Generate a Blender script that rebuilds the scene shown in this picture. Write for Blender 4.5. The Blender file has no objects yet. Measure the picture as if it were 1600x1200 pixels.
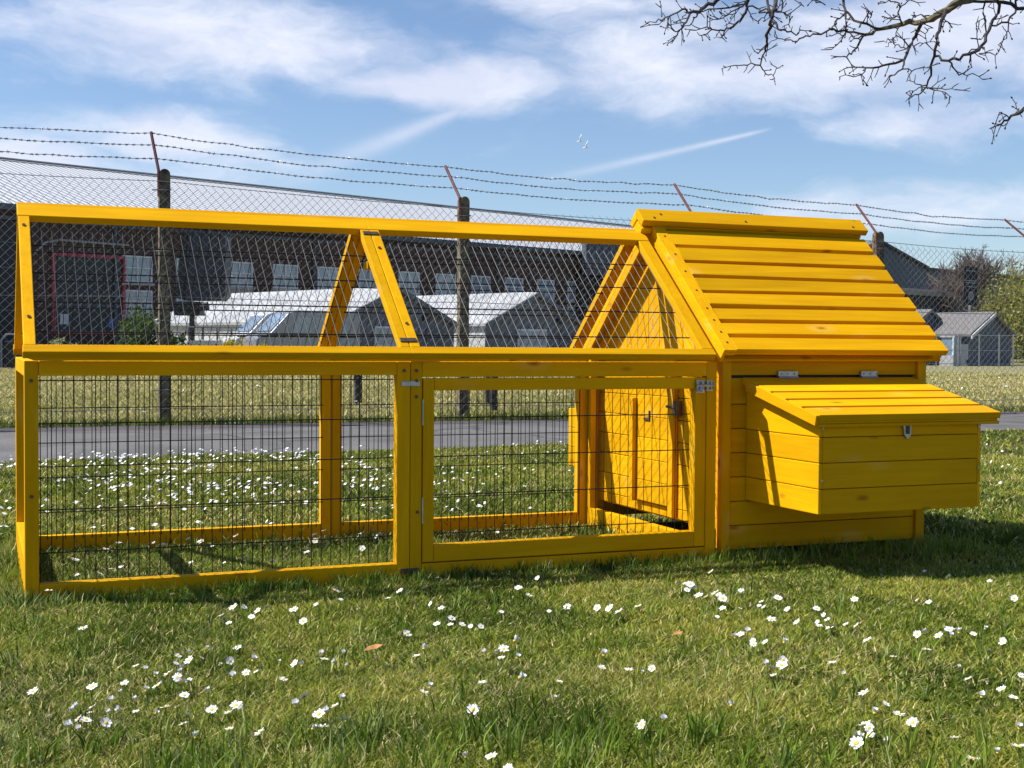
import bpy, math, random
import numpy as np
from mathutils import Vector, Matrix

random.seed(7); rng = np.random.default_rng(11)
S = bpy.context.scene
COL = S.collection

# ------------------------------------------------------------------ camera
CAM = (-0.1242, -4.3235, 0.7788); YAW, PITCH, ROLL, FPX = -0.38459, -0.029301, 0.00669, 2051.425
def cam_axes():
    cy, sy = math.cos(YAW), math.sin(YAW)
    r = Vector((cy, sy, 0)); f = Vector((-sy, cy, 0)); u = Vector((0, 0, 1))
    cp, sp = math.cos(PITCH), math.sin(PITCH)
    f2 = f * cp + u * sp; u2 = u * cp - f * sp
    cr, sr = math.cos(ROLL), math.sin(ROLL)
    return r * cr + u2 * sr, u2 * cr - r * sr, f2
CR, CU, CF = cam_axes()
cam = bpy.data.cameras.new('camera'); co = bpy.data.objects.new('camera', cam); COL.objects.link(co)
m = Matrix((CR, CU, -CF)).transposed().to_4x4(); m.translation = Vector(CAM); co.matrix_world = m
cam.sensor_width = 36; cam.lens = FPX / 1600 * 36; cam.clip_end = 3000; cam.clip_start = 0.05
S.camera = co
def ray(px, py): return CR * ((px - 800) / FPX) + CU * ((600 - py) / FPX) + CF
def at(px, py, Z): return Vector(CAM) + ray(px, py) * Z                 # a point seen at that depth
def on_ground(px, py, z=0.0):
    d = ray(px, py); return Vector(CAM) + d * ((z - CAM[2]) / d.z)

# ------------------------------------------------------------------ light
SUN_EL, SUN_B = math.radians(52), math.radians(22.5)
to_sun = Vector((-math.cos(SUN_B) * math.cos(SUN_EL), math.sin(SUN_B) * math.cos(SUN_EL), math.sin(SUN_EL)))
sl = bpy.data.lights.new('sun', 'SUN'); sl.energy = 5.0; sl.angle = math.radians(0.5); sl.color = (1.0, 0.975, 0.91)
so = bpy.data.objects.new('sun', sl); COL.objects.link(so)
so.rotation_euler = to_sun.to_track_quat('Z', 'Y').to_euler(); so.location = (0, 0, 30)
S.view_settings.view_transform = 'Standard'; S.view_settings.look = 'None'
S.view_settings.exposure = 0.6; S.view_settings.gamma = 1.0; S.view_settings.use_curve_mapping = False

W = bpy.data.worlds.new('World'); S.world = W; W.use_nodes = True
def build_world():
    nt = W.node_tree; N = nt.nodes; L = nt.links; N.clear()
    def mth(op, a, b=None, c=None):
        n = N.new('ShaderNodeMath'); n.operation = op
        for i, v in enumerate((a, b, c)):
            if v is None: continue
            if isinstance(v, (int, float)): n.inputs[i].default_value = v
            else: L.new(v, n.inputs[i])
        return n.outputs[0]
    out = N.new('ShaderNodeOutputWorld'); bg = N.new('ShaderNodeBackground'); bg.inputs[1].default_value = SKY_STRENGTH
    L.new(bg.outputs[0], out.inputs[0])
    sky = N.new('ShaderNodeTexSky'); sky.sky_type = 'NISHITA'; sky.sun_disc = False
    sky.sun_elevation = SUN_EL; sky.sun_rotation = math.atan2(to_sun.x, to_sun.y)
    sky.altitude = 50; sky.air_density = 1.0; sky.dust_density = 0.3; sky.ozone_density = 2.5
    tc = N.new('ShaderNodeTexCoord'); sp = N.new('ShaderNodeSeparateXYZ'); L.new(tc.outputs['Generated'], sp.inputs[0])
    az = mth('MULTIPLY', mth('ARCTAN2', sp.outputs[0], sp.outputs[1]), 57.2958)
    el = mth('MULTIPLY', mth('ARCSINE', sp.outputs[2]), 57.2958)
    cb = N.new('ShaderNodeCombineXYZ'); L.new(az, cb.inputs[0]); L.new(el, cb.inputs[1])
    def noise(scale, detail, rough, vec, stretch=(1, 1, 1)):
        mp = N.new('ShaderNodeMapping'); mp.inputs['Scale'].default_value = stretch; L.new(vec, mp.inputs[0])
        n = N.new('ShaderNodeTexNoise'); n.inputs['Scale'].default_value = scale
        n.inputs['Detail'].default_value = detail; n.inputs['Roughness'].default_value = rough
        L.new(mp.outputs[0], n.inputs['Vector']); return n
    warp = noise(0.16, 5, 0.55, cb.outputs[0], (0.6, 1.3, 1))
    vs = N.new('ShaderNodeVectorMath'); vs.operation = 'SUBTRACT'; L.new(warp.outputs['Color'], vs.inputs[0]); vs.inputs[1].default_value = (.5, .5, .5)
    vm = N.new('ShaderNodeVectorMath'); vm.operation = 'MULTIPLY_ADD'; L.new(vs.outputs[0], vm.inputs[0]); vm.inputs[1].default_value = (9, 3.4, 0); L.new(cb.outputs[0], vm.inputs[2])
    P = vm.outputs[0]
    total = None
    for (a, e, ra, re, st) in CLOUDS:
        s = N.new('ShaderNodeVectorMath'); s.operation = 'SUBTRACT'; L.new(P, s.inputs[0]); s.inputs[1].default_value = (a, e, 0)
        q = N.new('ShaderNodeVectorMath'); q.operation = 'MULTIPLY'; L.new(s.outputs[0], q.inputs[0]); q.inputs[1].default_value = (1 / ra, 1 / re, 0)
        d = N.new('ShaderNodeVectorMath'); d.operation = 'DOT_PRODUCT'; L.new(q.outputs[0], d.inputs[0]); L.new(q.outputs[0], d.inputs[1])
        g = mth('MULTIPLY', mth('POWER', 0.42, d.outputs['Value']), st)
        total = g if total is None else mth('MAXIMUM', total, g)
    # loose cloud over the rest of the sky
    far = noise(2.2, 6, 0.55, tc.outputs['Generated'], (1, 1, 2.5))
    outside = mth('MULTIPLY', mth('GREATER_THAN', mth('ABSOLUTE', mth('SUBTRACT', az, 22)), 32.0), mth('MULTIPLY', mth('SUBTRACT', far.outputs[0], 0.5), 1.2))
    total = mth('MAXIMUM', total, outside)
    fine = noise(0.30, 9, 0.6, P, (0.55, 1.25, 1))
    v = mth('ADD', total, mth('MULTIPLY', mth('SUBTRACT', fine.outputs[0], 0.5), 1.15))
    mr = N.new('ShaderNodeMapRange'); mr.interpolation_type = 'SMOOTHSTEP'; L.new(v, mr.inputs[0])
    mr.inputs[1].default_value = 0.14; mr.inputs[2].default_value = 0.82; mr.inputs[3].default_value = 0; mr.inputs[4].default_value = 0.9
    mask = mr.outputs[0]
    for (a0, e0, a1, e1, w, st) in TRAILS:
        ln = math.hypot(a1 - a0, e1 - e0); ux, uy = (a1 - a0) / ln, (e1 - e0) / ln
        dx = mth('SUBTRACT', az, a0); dy = mth('SUBTRACT', el, e0)
        t = mth('DIVIDE', mth('ADD', mth('MULTIPLY', dx, ux), mth('MULTIPLY', dy, uy)), ln)
        dd = mth('ABSOLUTE', mth('ADD', mth('MULTIPLY', dx, -uy), mth('MULTIPLY', dy, ux)))
        wid = mth('MULTIPLY', mth('SUBTRACT', 1.5, t), w)
        core = mth('POWER', 0.35, mth('POWER', mth('DIVIDE', dd, wid), 2.0))
        inside = mth('MULTIPLY', mth('GREATER_THAN', t, -0.25), mth('LESS_THAN', t, 1.0))
        fade = mth('MULTIPLY', mth('MULTIPLY', mth('MINIMUM', mth('MAXIMUM', mth('ADD', t, 0.25), 0.0), 1.0), st), mth('MINIMUM', mth('MULTIPLY', mth('SUBTRACT', 1.0, t), 9.0), 1.0))
        brk = mth('ADD', 0.55, mth('MULTIPLY', fine.outputs[0], 0.8))
        mask = mth('MAXIMUM', mask, mth('MULTIPLY', mth('MULTIPLY', mth('MULTIPLY', core, inside), fade), brk))
    shade = noise(0.22, 6, 0.6, P, (0.6, 1.4, 1))
    cr = N.new('ShaderNodeValToRGB'); L.new(shade.outputs[0], cr.inputs[0])
    cr.color_ramp.elements[0].position = 0.35; cr.color_ramp.elements[0].color = CLOUD_DARK
    cr.color_ramp.elements[1].position = 0.65; cr.color_ramp.elements[1].color = CLOUD_LIGHT
    mx = N.new('ShaderNodeMixRGB'); L.new(mask, mx.inputs[0]); 
    tint = N.new('ShaderNodeMixRGB'); tint.blend_type = 'MULTIPLY'; tint.inputs[0].default_value = 1; L.new(sky.outputs[0], tint.inputs[1]); tint.inputs[2].default_value = SKY_TINT
    L.new(tint.outputs[0], mx.inputs[1]); L.new(cr.outputs[0], mx.inputs[2])
    L.new(mx.outputs[0], bg.inputs[0])
def azel(px, py):
    d = ray(px, py).normalized(); return math.degrees(math.atan2(d.x, d.y)), math.degrees(math.asin(d.z))
SKY_STRENGTH = 0.075; SKY_TINT = (1.04, 1.09, 1.20, 1)
CLOUD_DARK = (6.9, 7.3, 8.8, 1); CLOUD_LIGHT = (9.0, 9.2, 10.1, 1)
CLOUDS = []
for (px, py, rx, ry, st) in [(330, 45, 290, 75, .75), (90, 40, 150, 80, .5), (480, 85, 130, 45, .6), (690, 125, 190, 38, .75), (820, 5, 160, 30, .55),
        (1010, 95, 190, 80, .75), (1210, 140, 330, 62, .7), (1460, 45, 260, 90, .7), (1480, 190, 240, 42, .62), (215, 205, 170, 42, .7),
        (80, 240, 170, 45, .6), (1420, 345, 320, 42, .55), (330, 265, 190, 55, .42), (980, 20, 200, 40, .5)]:
    a, e = azel(px, py); CLOUDS.append((a, e, rx / 35.8, ry / 35.8, st))
TRAILS = []
for (x0, y0, x1, y1, w, st) in [(430, 290, 752, 158, 14, .55), (880, 275, 1210, 200, 5, .62), (1470, 138, 1560, 106, 7, .5)]:
    TRAILS.append((*azel(x0, y0), *azel(x1, y1), w / 35.8, st))
build_world()

# ------------------------------------------------------------------ materials
def new_mat(name):
    mt = bpy.data.materials.new(name); mt.use_nodes = True
    nt = mt.node_tree; return mt, nt.nodes, nt.links, nt.nodes['Principled BSDF']
def flat_mat(name, rgb, rough=0.6, metal=0.0, var=0.0, scale=8.0, bump=0.0, coord='Object', detail=6, spec=0.5, dark=None):
    mt, N, L, B = new_mat(name)
    B.inputs['Roughness'].default_value = rough; B.inputs['Metallic'].default_value = metal; B.inputs['Specular IOR Level'].default_value = spec
    tc = N.new('ShaderNodeTexCoord'); n = N.new('ShaderNodeTexNoise'); n.inputs['Scale'].default_value = scale; n.inputs['Detail'].default_value = detail
    L.new(tc.outputs[coord], n.inputs['Vector'])
    cr = N.new('ShaderNodeValToRGB'); L.new(n.outputs[0], cr.inputs[0])
    d = dark if dark else tuple(c * (1 - var) for c in rgb); u = tuple(min(1, c * (1 + var)) for c in rgb)
    cr.color_ramp.elements[0].position = .3; cr.color_ramp.elements[0].color = (*d, 1)
    cr.color_ramp.elements[1].position = .7; cr.color_ramp.elements[1].color = (*u, 1)
    L.new(cr.outputs[0], B.inputs['Base Color'])
    if bump:
        b = N.new('ShaderNodeBump'); b.inputs['Strength'].default_value = bump; b.inputs['Distance'].default_value = .02
        L.new(n.outputs[0], b.inputs['Height']); L.new(b.outputs[0], B.inputs['Normal'])
    return mt
def wood(name, axis, light=(0.82, 0.425, 0.0025), dark=(0.64, 0.295, 0.0018), knots=True):
    mt, N, L, B = new_mat(name)
    tc = N.new('ShaderNodeTexCoord'); geo = N.new('ShaderNodeNewGeometry')
    off = N.new('ShaderNodeVectorMath'); off.operation = 'MULTIPLY_ADD'
    cmb = N.new('ShaderNodeCombineXYZ')
    for i in range(3): L.new(geo.outputs['Random Per Island'], cmb.inputs[i])
    L.new(cmb.outputs[0], off.inputs[0]); off.inputs[1].default_value = (17.3, 31.7, 23.1); L.new(tc.outputs['Object'], off.inputs[2])
    st = [1, 1, 1]; st[axis] = 0.06
    mp = N.new('ShaderNodeMapping'); mp.inputs['Scale'].default_value = st; L.new(off.outputs[0], mp.inputs[0])
    n1 = N.new('ShaderNodeTexNoise'); n1.inputs['Scale'].default_value = 55; n1.inputs['Detail'].default_value = 5; n1.inputs['Distortion'].default_value = .4; L.new(mp.outputs[0], n1.inputs['Vector'])
    st2 = [1, 1, 1]; st2[axis] = 0.35
    mp2 = N.new('ShaderNodeMapping'); mp2.inputs['Scale'].default_value = st2; L.new(off.outputs[0], mp2.inputs[0])
    n2 = N.new('ShaderNodeTexNoise'); n2.inputs['Scale'].default_value = 7; n2.inputs['Detail'].default_value = 4; L.new(mp2.outputs[0], n2.inputs['Vector'])
    cr = N.new('ShaderNodeValToRGB'); cr.color_ramp.elements[0].position = .28; cr.color_ramp.elements[0].color = (*dark, 1)
    cr.color_ramp.elements[1].position = .68; cr.color_ramp.elements[1].color = (*light, 1)
    ad = N.new('ShaderNodeMath'); ad.operation = 'MULTIPLY_ADD'; L.new(n2.outputs[0], ad.inputs[0]); ad.inputs[1].default_value = .55
    hf = N.new('ShaderNodeMath'); hf.operation = 'MULTIPLY'; L.new(n1.outputs[0], hf.inputs[0]); hf.inputs[1].default_value = .45
    L.new(hf.outputs[0], ad.inputs[2]); L.new(ad.outputs[0], cr.inputs[0])
    col = cr.outputs[0]
    # per-board tone
    hv = N.new('ShaderNodeHueSaturation'); vr = N.new('ShaderNodeMapRange'); L.new(geo.outputs['Random Per Island'], vr.inputs[0]); vr.inputs[3].default_value = .78; vr.inputs[4].default_value = 1.1
    L.new(vr.outputs[0], hv.inputs['Value']); L.new(col, hv.inputs['Color']); col = hv.outputs[0]
    if knots:
        st3 = [1, 1, 1]; st3[axis] = 0.42
        mp3 = N.new('ShaderNodeMapping'); mp3.inputs['Scale'].default_value = st3; L.new(off.outputs[0], mp3.inputs[0])
        vo = N.new('ShaderNodeTexVoronoi'); vo.inputs['Scale'].default_value = 9.5; L.new(mp3.outputs[0], vo.inputs['Vector'])
        k1 = N.new('ShaderNodeMapRange'); L.new(vo.outputs['Distance'], k1.inputs[0]); k1.inputs[1].default_value = .03; k1.inputs[2].default_value = .14; k1.inputs[3].default_value = .75; k1.inputs[4].default_value = 0
        sep = N.new('ShaderNodeSeparateColor'); L.new(vo.outputs['Color'], sep.inputs[0])
        gt = N.new('ShaderNodeMath'); gt.operation = 'GREATER_THAN'; L.new(sep.outputs[0], gt.inputs[0]); gt.inputs[1].default_value = .36
        mk = N.new('ShaderNodeMath'); mk.operation = 'MULTIPLY'; L.new(k1.outputs[0], mk.inputs[0]); L.new(gt.outputs[0], mk.inputs[1])
        mx = N.new('ShaderNodeMixRGB'); L.new(mk.outputs[0], mx.inputs[0]); L.new(col, mx.inputs[1]); mx.inputs[2].default_value = (.26, .085, .008, 1); col = mx.outputs[0]
        h1 = N.new('ShaderNodeMapRange'); L.new(vo.outputs['Distance'], h1.inputs[0]); h1.inputs[1].default_value = .10; h1.inputs[2].default_value = .34; h1.inputs[3].default_value = .38; h1.inputs[4].default_value = 0
        n4 = N.new('ShaderNodeTexNoise'); n4.inputs['Scale'].default_value = 30; L.new(mp3.outputs[0], n4.inputs['Vector'])
        ri = N.new('ShaderNodeMapRange'); L.new(vo.outputs['Distance'], ri.inputs[0]); ri.inputs[1].default_value = .05; ri.inputs[2].default_value = .13; ri.inputs[3].default_value = 0; ri.inputs[4].default_value = 1
        g2 = N.new('ShaderNodeMath'); g2.operation = 'GREATER_THAN'; L.new(sep.outputs[1], g2.inputs[0]); g2.inputs[1].default_value = .6
        mm = gt.outputs[0]
        for so_ in (h1.outputs[0], ri.outputs[0], n4.outputs[0], g2.outputs[0]):
            q = N.new('ShaderNodeMath'); q.operation = 'MULTIPLY'; L.new(mm, q.inputs[0]); L.new(so_, q.inputs[1]); mm = q.outputs[0]
        m2 = N.new('ShaderNodeMixRGB'); L.new(mm, m2.inputs[0]); L.new(col, m2.inputs[1]); m2.inputs[2].default_value = (.95, .62, .22, 1); col = m2.outputs[0]
    L.new(col, B.inputs['Base Color']); B.inputs['Roughness'].default_value = .6; B.inputs['Specular IOR Level'].default_value = .06
    bp = N.new('ShaderNodeBump'); bp.inputs['Strength'].default_value = .25; bp.inputs['Distance'].default_value = .004
    L.new(n1.outputs[0], bp.inputs['Height']); L.new(bp.outputs[0], B.inputs['Normal'])
    return mt
WX, WY, WZ = wood('yellow_wood_x', 0), wood('yellow_wood_y', 1), wood('yellow_wood_z', 2)
BLACKWIRE = flat_mat('black_coated_wire', (.012, .012, .013), .45, 0.0, .2, 40, spec=.18)
GALV = flat_mat('galvanised_wire', (.30, .30, .30), .38, .75, .3, 30)
STEEL = flat_mat('zinc_steel', (.42, .42, .43), .38, .8, .2, 40)
BROWNPLATE = flat_mat('brown_plate', (.10, .07, .06), .5, .4, .3, 60)
SCREW = flat_mat('screw_head', (.12, .08, .05), .5, .5, .2, 60)
RUST = flat_mat('rusty_iron', (.16, .055, .045), .8, .1, .35, 25)
POSTM = flat_mat('weathered_post', (.17, .135, .075), .92, 0, .4, 14, .5, dark=(.034, .028, .02))
DARKTIMBER = flat_mat('dark_timber', (.05, .042, .036), .9, 0, .3, 12, .3)
def tarmac(name, rgb):
    mt = flat_mat(name, rgb, .9, 0, .2, 60, .5, detail=10); N, L = mt.node_tree.nodes, mt.node_tree.links; B = N['Principled BSDF']; src = B.inputs['Base Color'].links[0].from_socket
    tc = N.new('ShaderNodeTexCoord'); n2 = N.new('ShaderNodeTexNoise'); n2.inputs['Scale'].default_value = 1.3; n2.inputs['Detail'].default_value = 7; L.new(tc.outputs['Object'], n2.inputs['Vector'])
    r2 = N.new('ShaderNodeValToRGB'); L.new(n2.outputs[0], r2.inputs[0]); r2.color_ramp.elements[0].position = .35; r2.color_ramp.elements[0].color = (.72, .7, .68, 1); r2.color_ramp.elements[1].position = .62; r2.color_ramp.elements[1].color = (1.08, 1.07, 1.06, 1)
    m1 = N.new('ShaderNodeMixRGB'); m1.blend_type = 'MULTIPLY'; m1.inputs[0].default_value = 1; L.new(src, m1.inputs[1]); L.new(r2.outputs[0], m1.inputs[2])
    wp = N.new('ShaderNodeVectorMath'); wp.operation = 'MULTIPLY_ADD'; L.new(n2.outputs['Color'], wp.inputs[0]); wp.inputs[1].default_value = (.9, .9, 0); L.new(tc.outputs['Object'], wp.inputs[2])
    vo = N.new('ShaderNodeTexVoronoi'); vo.feature = 'DISTANCE_TO_EDGE'; vo.inputs['Scale'].default_value = .33; L.new(wp.outputs[0], vo.inputs['Vector'])
    cr = N.new('ShaderNodeMapRange'); L.new(vo.outputs['Distance'], cr.inputs[0]); cr.inputs[1].default_value = .004; cr.inputs[2].default_value = .014; cr.inputs[3].default_value = .6; cr.inputs[4].default_value = 0
    m3 = N.new('ShaderNodeMixRGB'); L.new(cr.outputs[0], m3.inputs[0]); L.new(m1.outputs[0], m3.inputs[1]); m3.inputs[2].default_value = (.03, .03, .028, 1); L.new(m3.outputs[0], B.inputs['Base Color']); return mt
ASPHALT = tarmac('asphalt', (.12, .115, .112))
EDGING = tarmac('path_edging', (.11, .096, .094))
BRICK = flat_mat('dark_brick', (.072, .044, .04), .9, 0, .25, 3.5, 0)
WHITEROOF = flat_mat('white_roof_sheet', (.36, .365, .37), .55, 0, .25, .9)
WHITEWALL = flat_mat('white_painted_wall', (.52, .52, .52), .6, 0, .05, 2)
GREYCLAD_SHADE = flat_mat('grey_cladding_and_gable_shade', (.12, .13, .16), .75, 0, .1, 2)  # real grey cladding, and the painted shade on the white sheds' gables
SLATE = flat_mat('slate_blue_cladding', (.085, .10, .125), .75, 0, .1, 2)
DARKCLAD = flat_mat('dark_cladding', (.013, .014, .019), .6, 0, .2, 2)
GLASS = flat_mat('window_glass', (.20, .27, .36), .08, 0, .25, .8, spec=.9)
WFRAME = flat_mat('white_window_frame', (.6, .62, .66), .5, 0, .05, 5)
TILE = flat_mat('grey_roof_tile', (.15, .14, .135), .85, 0, .2, 6)
RED = flat_mat('red_door_frame', (.34, .04, .07), .6, 0, .1, 5)
DOORM = flat_mat('dark_green_door', (.016, .025, .033), .5, 0, .15, 2)
CONC = flat_mat('pale_render', (.33, .33, .34), .85, 0, .12, 3)
VANPAINT = flat_mat('silver_van_paint', (.26, .27, .30), .3, .3, .04, 3)
VANWHITE = flat_mat('white_van_paint', (.55, .56, .57), .3, 0, .03, 3)
TYRE = flat_mat('black_rubber', (.015, .015, .016), .8, 0, .2, 10)
SIGNBLACK = flat_mat('black_banner', (.012, .012, .014), .6, 0, .1, 3)
SIGNGREY = flat_mat('grey_print', (.22, .22, .22), .6, 0, .1, 3)
FEATHER = flat_mat('white_feather', (.85, .85, .85), .7, 0, .04, 10)
BARK = flat_mat('branch_bark', (.034, .027, .026), .9, 0, .4, 30, .4)
LICHEN = flat_mat('lichen_bark', (.15, .13, .07), .95, 0, .5, 22, .5, dark=(.035, .03, .025))
TWIG = flat_mat('bare_twig', (.15, .105, .085), .9, 0, .3, 8)
PETAL = flat_mat('daisy_petal', (.77, .76, .77), .6, 0, .04, 90, spec=.2)
DISC = flat_mat('daisy_centre', (.80, .50, .03), .8, 0, .2, 300)
STEM = flat_mat('daisy_stem', (.10, .16, .04), .7, 0, .2, 60)
DRYLEAF = flat_mat('dry_leaf', (.42, .20, .06), .8, 0, .3, 60)
def attr_leaf(name, trans=.35, rough=.55, spec=.3):
    mt, N, L, B = new_mat(name)
    at_ = N.new('ShaderNodeAttribute'); at_.attribute_name = 'tint'
    L.new(at_.outputs['Color'], B.inputs['Base Color']); B.inputs['Roughness'].default_value = rough; B.inputs['Specular IOR Level'].default_value = spec
    t = N.new('ShaderNodeBsdfTranslucent'); L.new(at_.outputs['Color'], t.inputs['Color'])
    mx = N.new('ShaderNodeMixShader'); mx.inputs[0].default_value = trans
    L.new(B.outputs[0], mx.inputs[1]); L.new(t.outputs[0], mx.inputs[2]); L.new(mx.outputs[0], N['Material Output'].inputs['Surface'])
    return mt
GRASS = attr_leaf('grass_blade', .30, .6, .10); LEAF = attr_leaf('leaf', .3)

# ------------------------------------------------------------------ mesh helpers
class MB:
    def __init__(s): s.v = []; s.f = []; s.m = []; s.mats = []
    def mi(s, mat):
        if mat not in s.mats: s.mats.append(mat)
        return s.mats.index(mat)
    def add(s, vs, fs, mat):
        o = len(s.v); k = s.mi(mat); s.v += [tuple(p) for p in vs]
        for f in fs: s.f.append([i + o for i in f]); s.m.append(k)
    def hexa(s, p, mat):        # p: 8 points, bottom 0-3 ccw, top 4-7
        s.add(p, [(3, 2, 1, 0), (4, 5, 6, 7), (0, 1, 5, 4), (1, 2, 6, 5), (2, 3, 7, 6), (3, 0, 4, 7)], mat)
    def box(s, x0, x1, y0, y1, z0, z1, mat):
        s.hexa([(x0, y0, z0), (x1, y0, z0), (x1, y1, z0), (x0, y1, z0), (x0, y0, z1), (x1, y0, z1), (x1, y1, z1), (x0, y1, z1)], mat)
    def obox(s, o, ex, ey, ez, mat):      # oriented box from a corner and three edge vectors
        o, ex, ey, ez = map(Vector, (o, ex, ey, ez))
        if ex.cross(ey).dot(ez) < 0: ex, ey = ey, ex
        s.hexa([o, o + ex, o + ex + ey, o + ey, o + ez, o + ex + ez, o + ex + ey + ez, o + ey + ez], mat)
    def prism(s, pts, a, b, mat):         # polygon pts (3d) swept from offset a to offset b
        a, b = Vector(a), Vector(b); n = len(pts); P = [Vector(p) for p in pts]
        vs = [p + a for p in P] + [p + b for p in P]
        nr = Vector()
        for i in range(n): nr += P[i].cross(P[(i + 1) % n])
        flip = nr.dot(b - a) > 0
        fs = [tuple(range(n)), tuple(range(2 * n - 1, n - 1, -1))] + [(i, i + n, (i + 1) % n + n, (i + 1) % n) for i in range(n)]
        if flip: fs = [tuple(reversed(f)) for f in fs]
        s.add(vs, fs, mat)
    def tube(s, pts, rad, mat, n=6, cap=True):
        P = [Vector(p) for p in pts]; R = rad if isinstance(rad, (list, tuple)) else [rad] * len(P)
        o = len(s.v); k = s.mi(mat); up = None
        for i, p in enumerate(P):
            t = (P[min(i + 1, len(P) - 1)] - P[max(i - 1, 0)])
            if t.length < 1e-9: t = Vector((0, 0, 1))
            t.normalize()
            if up is None: up = Vector((0, 0, 1)) if abs(t.z) < .9 else Vector((1, 0, 0))
            a = t.cross(up); 
            if a.length < 1e-6: a = t.orthogonal()
            a.normalize(); b = t.cross(a); up = -b if False else up
            for j in range(n):
                w = 2 * math.pi * j / n
                s.v.append(tuple(p + (a * math.cos(w) + b * math.sin(w)) * R[i]))
        for i in range(len(P) - 1):
            for j in range(n):
                s.f.append([o + i * n + j, o + i * n + (j + 1) % n, o + (i + 1) * n + (j + 1) % n, o + (i + 1) * n + j]); s.m.append(k)
        if cap:
            s.f.append([o + j for j in range(n)][::-1]); s.m.append(k)
            e = o + (len(P) - 1) * n; s.f.append([e + j for j in range(n)]); s.m.append(k)
    def lathe(s, c, prof, mat, n=16):     # profile [(r,z)] about the vertical through c
        o = len(s.v); k = s.mi(mat)
        for r, z in prof:
            for j in range(n): w = 2 * math.pi * j / n; s.v.append((c[0] + r * math.cos(w), c[1] + r * math.sin(w), c[2] + z))
        for i in range(len(prof) - 1):
            for j in range(n): s.f.append([o + i * n + j, o + i * n + (j + 1) % n, o + (i + 1) * n + (j + 1) % n, o + (i + 1) * n + j]); s.m.append(k)
        e = o + (len(prof) - 1) * n; s.f.append([e + j for j in range(n)]); s.m.append(k)
    def mesh(s, name):
        me = bpy.data.meshes.new(name); me.from_pydata(s.v, [], s.f)
        for mt in s.mats: me.materials.append(mt)
        me.polygons.foreach_set('material_index', s.m); me.update(); return me
    def build(s, name, parent=None, bevel=0.0, smooth=False):
        o = bpy.data.objects.new(name, s.mesh(name)); COL.objects.link(o)
        if parent: o.parent = parent; o.matrix_parent_inverse = Matrix.Translation(-parent_world(parent))
        if bevel:
            b = o.modifiers.new('edge', 'BEVEL'); b.width = bevel; b.segments = 2; b.limit_method = 'ANGLE'; b.harden_normals = False
        if smooth: o.data.polygons.foreach_set('use_smooth', [True] * len(o.data.polygons))
        return o
def parent_world(p):
    return Vector(p.location) if p.parent is None else Vector((0, 0, 0))     # parts keep their meshes in world coordinates
def tag(o, label=None, cat=None, group=None, kind=None):
    if label: o['label'] = label
    if cat: o['category'] = cat
    if group: o['group'] = group
    if kind: o['kind'] = kind
    return o
def thing(name, label, cat, loc=(0, 0, 0), group=None):
    e = bpy.data.objects.new(name, None); COL.objects.link(e); e.location = loc; e.empty_display_size = .2
    return tag(e, label, cat, group)
def np_mesh(name, verts, quads, mats, tint=None, tris=None):
    me = bpy.data.meshes.new(name); verts = np.asarray(verts, np.float32)
    loops = np.concatenate([quads.ravel()] + ([tris.ravel()] if tris is not None else [])).astype(np.int32)
    nq = len(quads); ntr = 0 if tris is None else len(tris)
    st = np.concatenate([np.arange(nq) * 4, nq * 4 + np.arange(ntr) * 3]).astype(np.int32)
    me.vertices.add(len(verts)); me.vertices.foreach_set('co', verts.ravel())
    me.loops.add(len(loops)); me.loops.foreach_set('vertex_index', loops)
    me.polygons.add(nq + ntr); me.polygons.foreach_set('loop_start', st)
    for mt in mats: me.materials.append(mt)
    me.update(calc_edges=True); me.validate()
    if tint is not None:
        a = me.color_attributes.new('tint', 'FLOAT_COLOR', 'POINT')
        a.data.foreach_set('color', np.concatenate([tint, np.ones((len(tint), 1))], 1).astype(np.float32).ravel())
    o = bpy.data.objects.new(name, me); COL.objects.link(o); return o

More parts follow.
